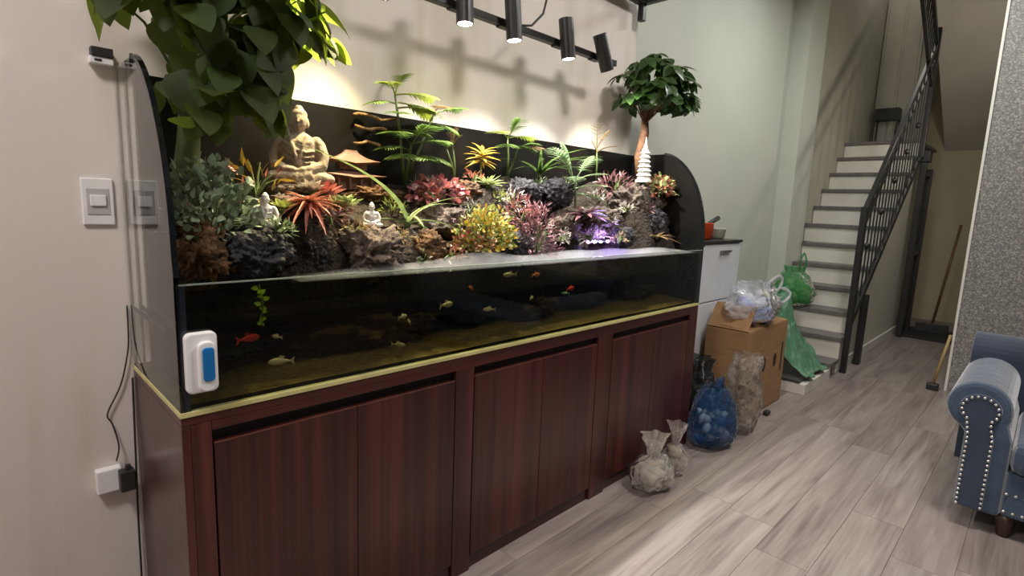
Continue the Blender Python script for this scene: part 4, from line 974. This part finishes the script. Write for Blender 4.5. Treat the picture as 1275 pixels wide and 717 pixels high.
def plastic(name, c, alpha, rough=.3):
    return seethrough(name, (1, 1, 1), ior=1.13, rough=rough, film=alpha, filmcol=c)
blue_f = plastic('blue_film', srgb(46, 84, 130), .55); white_f = plastic('white_film', srgb(230, 232, 240), .55); green_f = plastic('green_film', srgb(70, 160, 90), .6)
clear_f = plastic('clear_film', srgb(206, 196, 188), .36); clear2_f = plastic('dusty_clear_film', srgb(206, 200, 192), .6); dark_f = plastic('dark_film', srgb(52, 56, 58), .8)
def bag(name, loc, rx, ry, h, seed, film, label, fill=None, handles=(), **k):
    t = thing(name, loc, label, 'bag')
    bagmesh(rx, ry, h, seed, **k).build('film', film, t, smooth=True)
    if fill:
        kind, n, fm, sc = fill
        for i in range(n):
            for _ in range(30):
                p = V((random.uniform(-.62, .62)*rx, random.uniform(-.62, .62)*ry, random.uniform(.1, .5)*h))
                if (p.x/rx)**2+(p.y/ry)**2 < .36: break
            m_ = fm[i % len(fm)]
            s = MB(); s.ell((0, 0, 0), (sc*random.uniform(.7, 1.2), sc*random.uniform(.5, 1), sc*random.uniform(.5, 1)), 8, 6)
            s.v = [tuple(V(v)*(1+.25*noise.noise(V(v)*40+V((i, 0, 0))))) for v in s.v]
            o = s.build(kind, m_, t, p, smooth=True); o.rotation_euler = (random.uniform(0, 3), random.uniform(0, 3), 0)
    for hp in handles: strap(hp, .009, film, t)
    return t
bot = [mat('bottle_white', srgb(190, 205, 220), srgb(160, 176, 200), rough=.3), mat('bottle_blue', srgb(70, 110, 180), srgb(50, 86, 150), rough=.3), mat('bottle_grey', srgb(120, 130, 140), srgb(90, 100, 112), rough=.4)]
bag('blue_plastic_bag', (2.70, -.10, 0), .17, .13, .36, 1, blue_f, 'translucent blue plastic bag full of bottles at the cabinet end', ('content', 30, bot, .034), [[(-.05, -.03, .31), (-.05, -.04, .37), (-.02, -.04, .42), (.02, -.03, .38), (.03, -.02, .31)], [(.04, .0, .31), (.06, .02, .36), (.09, .02, .37), (.10, .02, .30)]], neck=.6, crease=.13, tie=.9, flare=-.2, lobe=.1)
gravel = [mat('grey_gravel', srgb(132, 124, 116), srgb(96, 88, 82), rough=.9), mat('tan_gravel', srgb(156, 144, 130), srgb(120, 108, 96), rough=.9)]
bag('gravel_bag', (1.98, -.13, 0), .125, .095, .27, 2, clear2_f, 'knotted clear bag of grey gravel lying against the cabinet doors', ('content', 22, gravel, .04), neck=.22, crease=.2, tie=.62, flare=.35)
bag('shell_bag', (2.20, -.13, 0), .075, .07, .27, 3, clear_f, 'small tied clear bag of pebbles between gravel bag and blue bag', ('content', 12, gravel, .032), neck=.2, crease=.16, tie=.6, flare=.45)
bag('white_carrier_bag', (3.44, .03, .635), .26, .16, .26, 4, white_f, 'white carrier bag with blue contents on the cardboard box', ('content', 12, [mat('blue_cloth', srgb(110, 140, 210), srgb(86, 112, 186), rough=.6), mat('white_cloth', srgb(214, 216, 228), srgb(196, 200, 214), rough=.6)], .07),
    [[(.13, -.05, .14), (.22, -.09, .2), (.26, -.1, .27), (.2, -.09, .30), (.10, -.05, .24), (.06, -.02, .18)], [(.1, -.08, .1), (.24, -.13, .12), (.33, -.14, .17), (.27, -.1, .21), (.16, -.04, .17)]], neck=.55, crease=.22, tie=.9, flare=0)
bag('green_carrier_bag', (5.17, .32, .522), .17, .20, .36, 5, green_f, 'knotted green plastic bag full of stuff on the lower stairs', ('content', 10, [mat('green_veg', srgb(150, 170, 130), srgb(110, 140, 100), rough=.7)], .08), [[(0, -.05, .32), (-.02, -.06, .42), (.01, -.07, .49), (.0, -.10, .42), (.0, -.09, .32)]], neck=.35, crease=.14, tie=.88, flare=.1)
bag('dark_bag', (2.93, .12, 0), .14, .13, .44, 6, dark_f, 'dark patterned plastic bag standing behind the blue bag', ('content', 8, [mat('pale_scrap', srgb(150, 160, 150), srgb(70, 80, 80), rough=.6)], .05), neck=.5, crease=.2, tie=.85, flare=.15)
dp = bag('dried_flower_bag', (3.03, -.14, 0), .13, .09, .50, 7, clear_f, 'clear crumpled bag of dried flowers leaning on the cardboard box', None, neck=.9, crease=.34, tie=.8, flare=-.2, lobe=.16)
s = MB()
for i in range(90):
    p = V((random.uniform(-.06, .06), random.uniform(-.05, .05), random.uniform(.05, .42))); leafcloud(s, 'oval', G['tan'], p, rdir(-.2, 1), rdir(), .05)
o = s.build('dried_leaves', G['tan'], dp, smooth=True); tag(o, kind='stuff')
# green cloth sheet slumped over the bottom step
s = MB()
def cl(u, v):
    x = 4.16+.50*u; y = -.185+.60*v
    k = max(0, min(1, (v-.02)/.62)); k = k*k*(3-2*k)
    q = V((u*4.5, v*4.5, 3.3)); base = .112+(.36+.10*math.sin(u*3))*k
    fold = .06*noise.noise(q*.8)+.10*abs(noise.noise(q*1.3))+.09*abs(noise.noise(q*2.7))+.03*noise.noise(q*6)+.02*math.sin(u*26+v*5+4*noise.noise(q))
    return V((x+.03*noise.noise(q+V((9, 0, 0))), y+.05*noise.noise(q+V((0, 9, 0))), max(.114, base+fold*(.25+k))))
o = s.grid(cl, 64, 56).build('green_sheet', mat('green_tarp', srgb(92, 136, 108), srgb(70, 112, 86), rough=.45, scale=5), smooth=True, solid=.004)
tag(o, 'crumpled green plastic sheet slumped on the bottom stair step', 'sheet')
o = MB().box((3.42, -.165, 0), (3.48, -.13, .03)).build('bottle_cap', M['blackplastic'], bevel=.008); tag(o, 'small dark scrap on the floor beside the cardboard box', 'scrap')

# ------------------------------------------------------------------ sofa
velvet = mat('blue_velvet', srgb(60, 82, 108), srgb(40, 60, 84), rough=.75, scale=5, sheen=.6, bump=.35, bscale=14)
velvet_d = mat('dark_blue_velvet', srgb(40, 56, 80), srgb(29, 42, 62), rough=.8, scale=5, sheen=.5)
SX0, SY0 = 2.72, -1.12
sofa = thing('sofa', (SX0, SY0, 0), 'blue velvet sofa with rolled nailhead trimmed arms', 'sofa')
WID = 1.95
def side(pts, far): return [((-WID-a) if far else a, b) for a, b in pts]
nail = MB().ell((0, 0, 0), (.004, .0065, .0065), 8, 6).mesh('nail_head', True); nail.materials.append(mat('silver_nail', srgb(220, 220, 216), srgb(200, 200, 196), rough=.25, metal=.7))
def nails(path, x, step=.022):
    acc = 0
    for i in range(len(path)-1):
        a, b = V((x, *path[i])), V((x, *path[i+1])); l = (b-a).length; t = acc
        while t < l: link('nail_head', nail, None, sofa, a.lerp(b, t/l)); t += step
        acc = t-l
for far in (False, True):
    sec = [(-.09, .09), (-.09, .43)]
    for i in range(25):
        a = math.radians(-66+270*i/24); sec.append((-.125+.112*math.cos(a), .555+.112*math.sin(a)))
    sec += [(-.25, .43), (-.25, .09)]
    ar = MB().prism(side(sec, far), 0, .02, .86).build('arm', velvet, sofa, bevel=.02)
    key = [(-.098, .10), (-.098, .42)]
    for i in range(21):
        a = math.radians(-55+290*i/20); key.append((-.132+.072*math.cos(a), .55+.068*math.sin(a)))
    key += [(-.192, .42), (-.192, .10)]
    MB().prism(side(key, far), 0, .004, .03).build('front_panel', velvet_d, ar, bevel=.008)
    ins = [(-.104, .11), (-.104, .43)]
    for i in range(21):
        a = math.radians(-50+280*i/20); ins.append((-.132+.062*math.cos(a), .55+.058*math.sin(a)))
    ins += [(-.186, .43), (-.186, .11)]
    nails(side(ins, far), .002)
# seat: apron, cushions, back
MB().box((.03, -WID+.25, .10), (.86, -.25, .30)).build('apron', velvet, sofa, bevel=.015)
nails([(-.26, .125), (-WID+.26, .125)], .028, .03); nails([(-.26, .205), (-WID+.26, .205)], .028, .03)
for k in range(2):
    a = -.252-k*(WID-.504)/2; MB().box((.0, a-(WID-.51)/2, .30), (.66, a, .44)).build('seat_cushion', velvet, sofa, bevel=.04)
sec = [(.64, .28), (.66, .62)] + [(.77+.115*math.cos(math.radians(190-260*i/20)), .66+.115*math.sin(math.radians(190-260*i/20))) for i in range(21)] + [(.86, .56), (.86, .10), (.64, .10)]
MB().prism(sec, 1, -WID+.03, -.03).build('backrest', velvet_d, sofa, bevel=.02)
legm = mat('dark_wood_leg', srgb(70, 46, 34), srgb(52, 34, 26), rough=.4)
for x, y in ((.07, -.27), (.07, -WID+.27), (.8, -.2), (.8, -WID+.2)):
    MB().lathe([(.02, 0), (.024, .01), (.032, .07), (.036, .10)], (x, y, 0), 12).build('leg', legm, sofa, smooth=True)
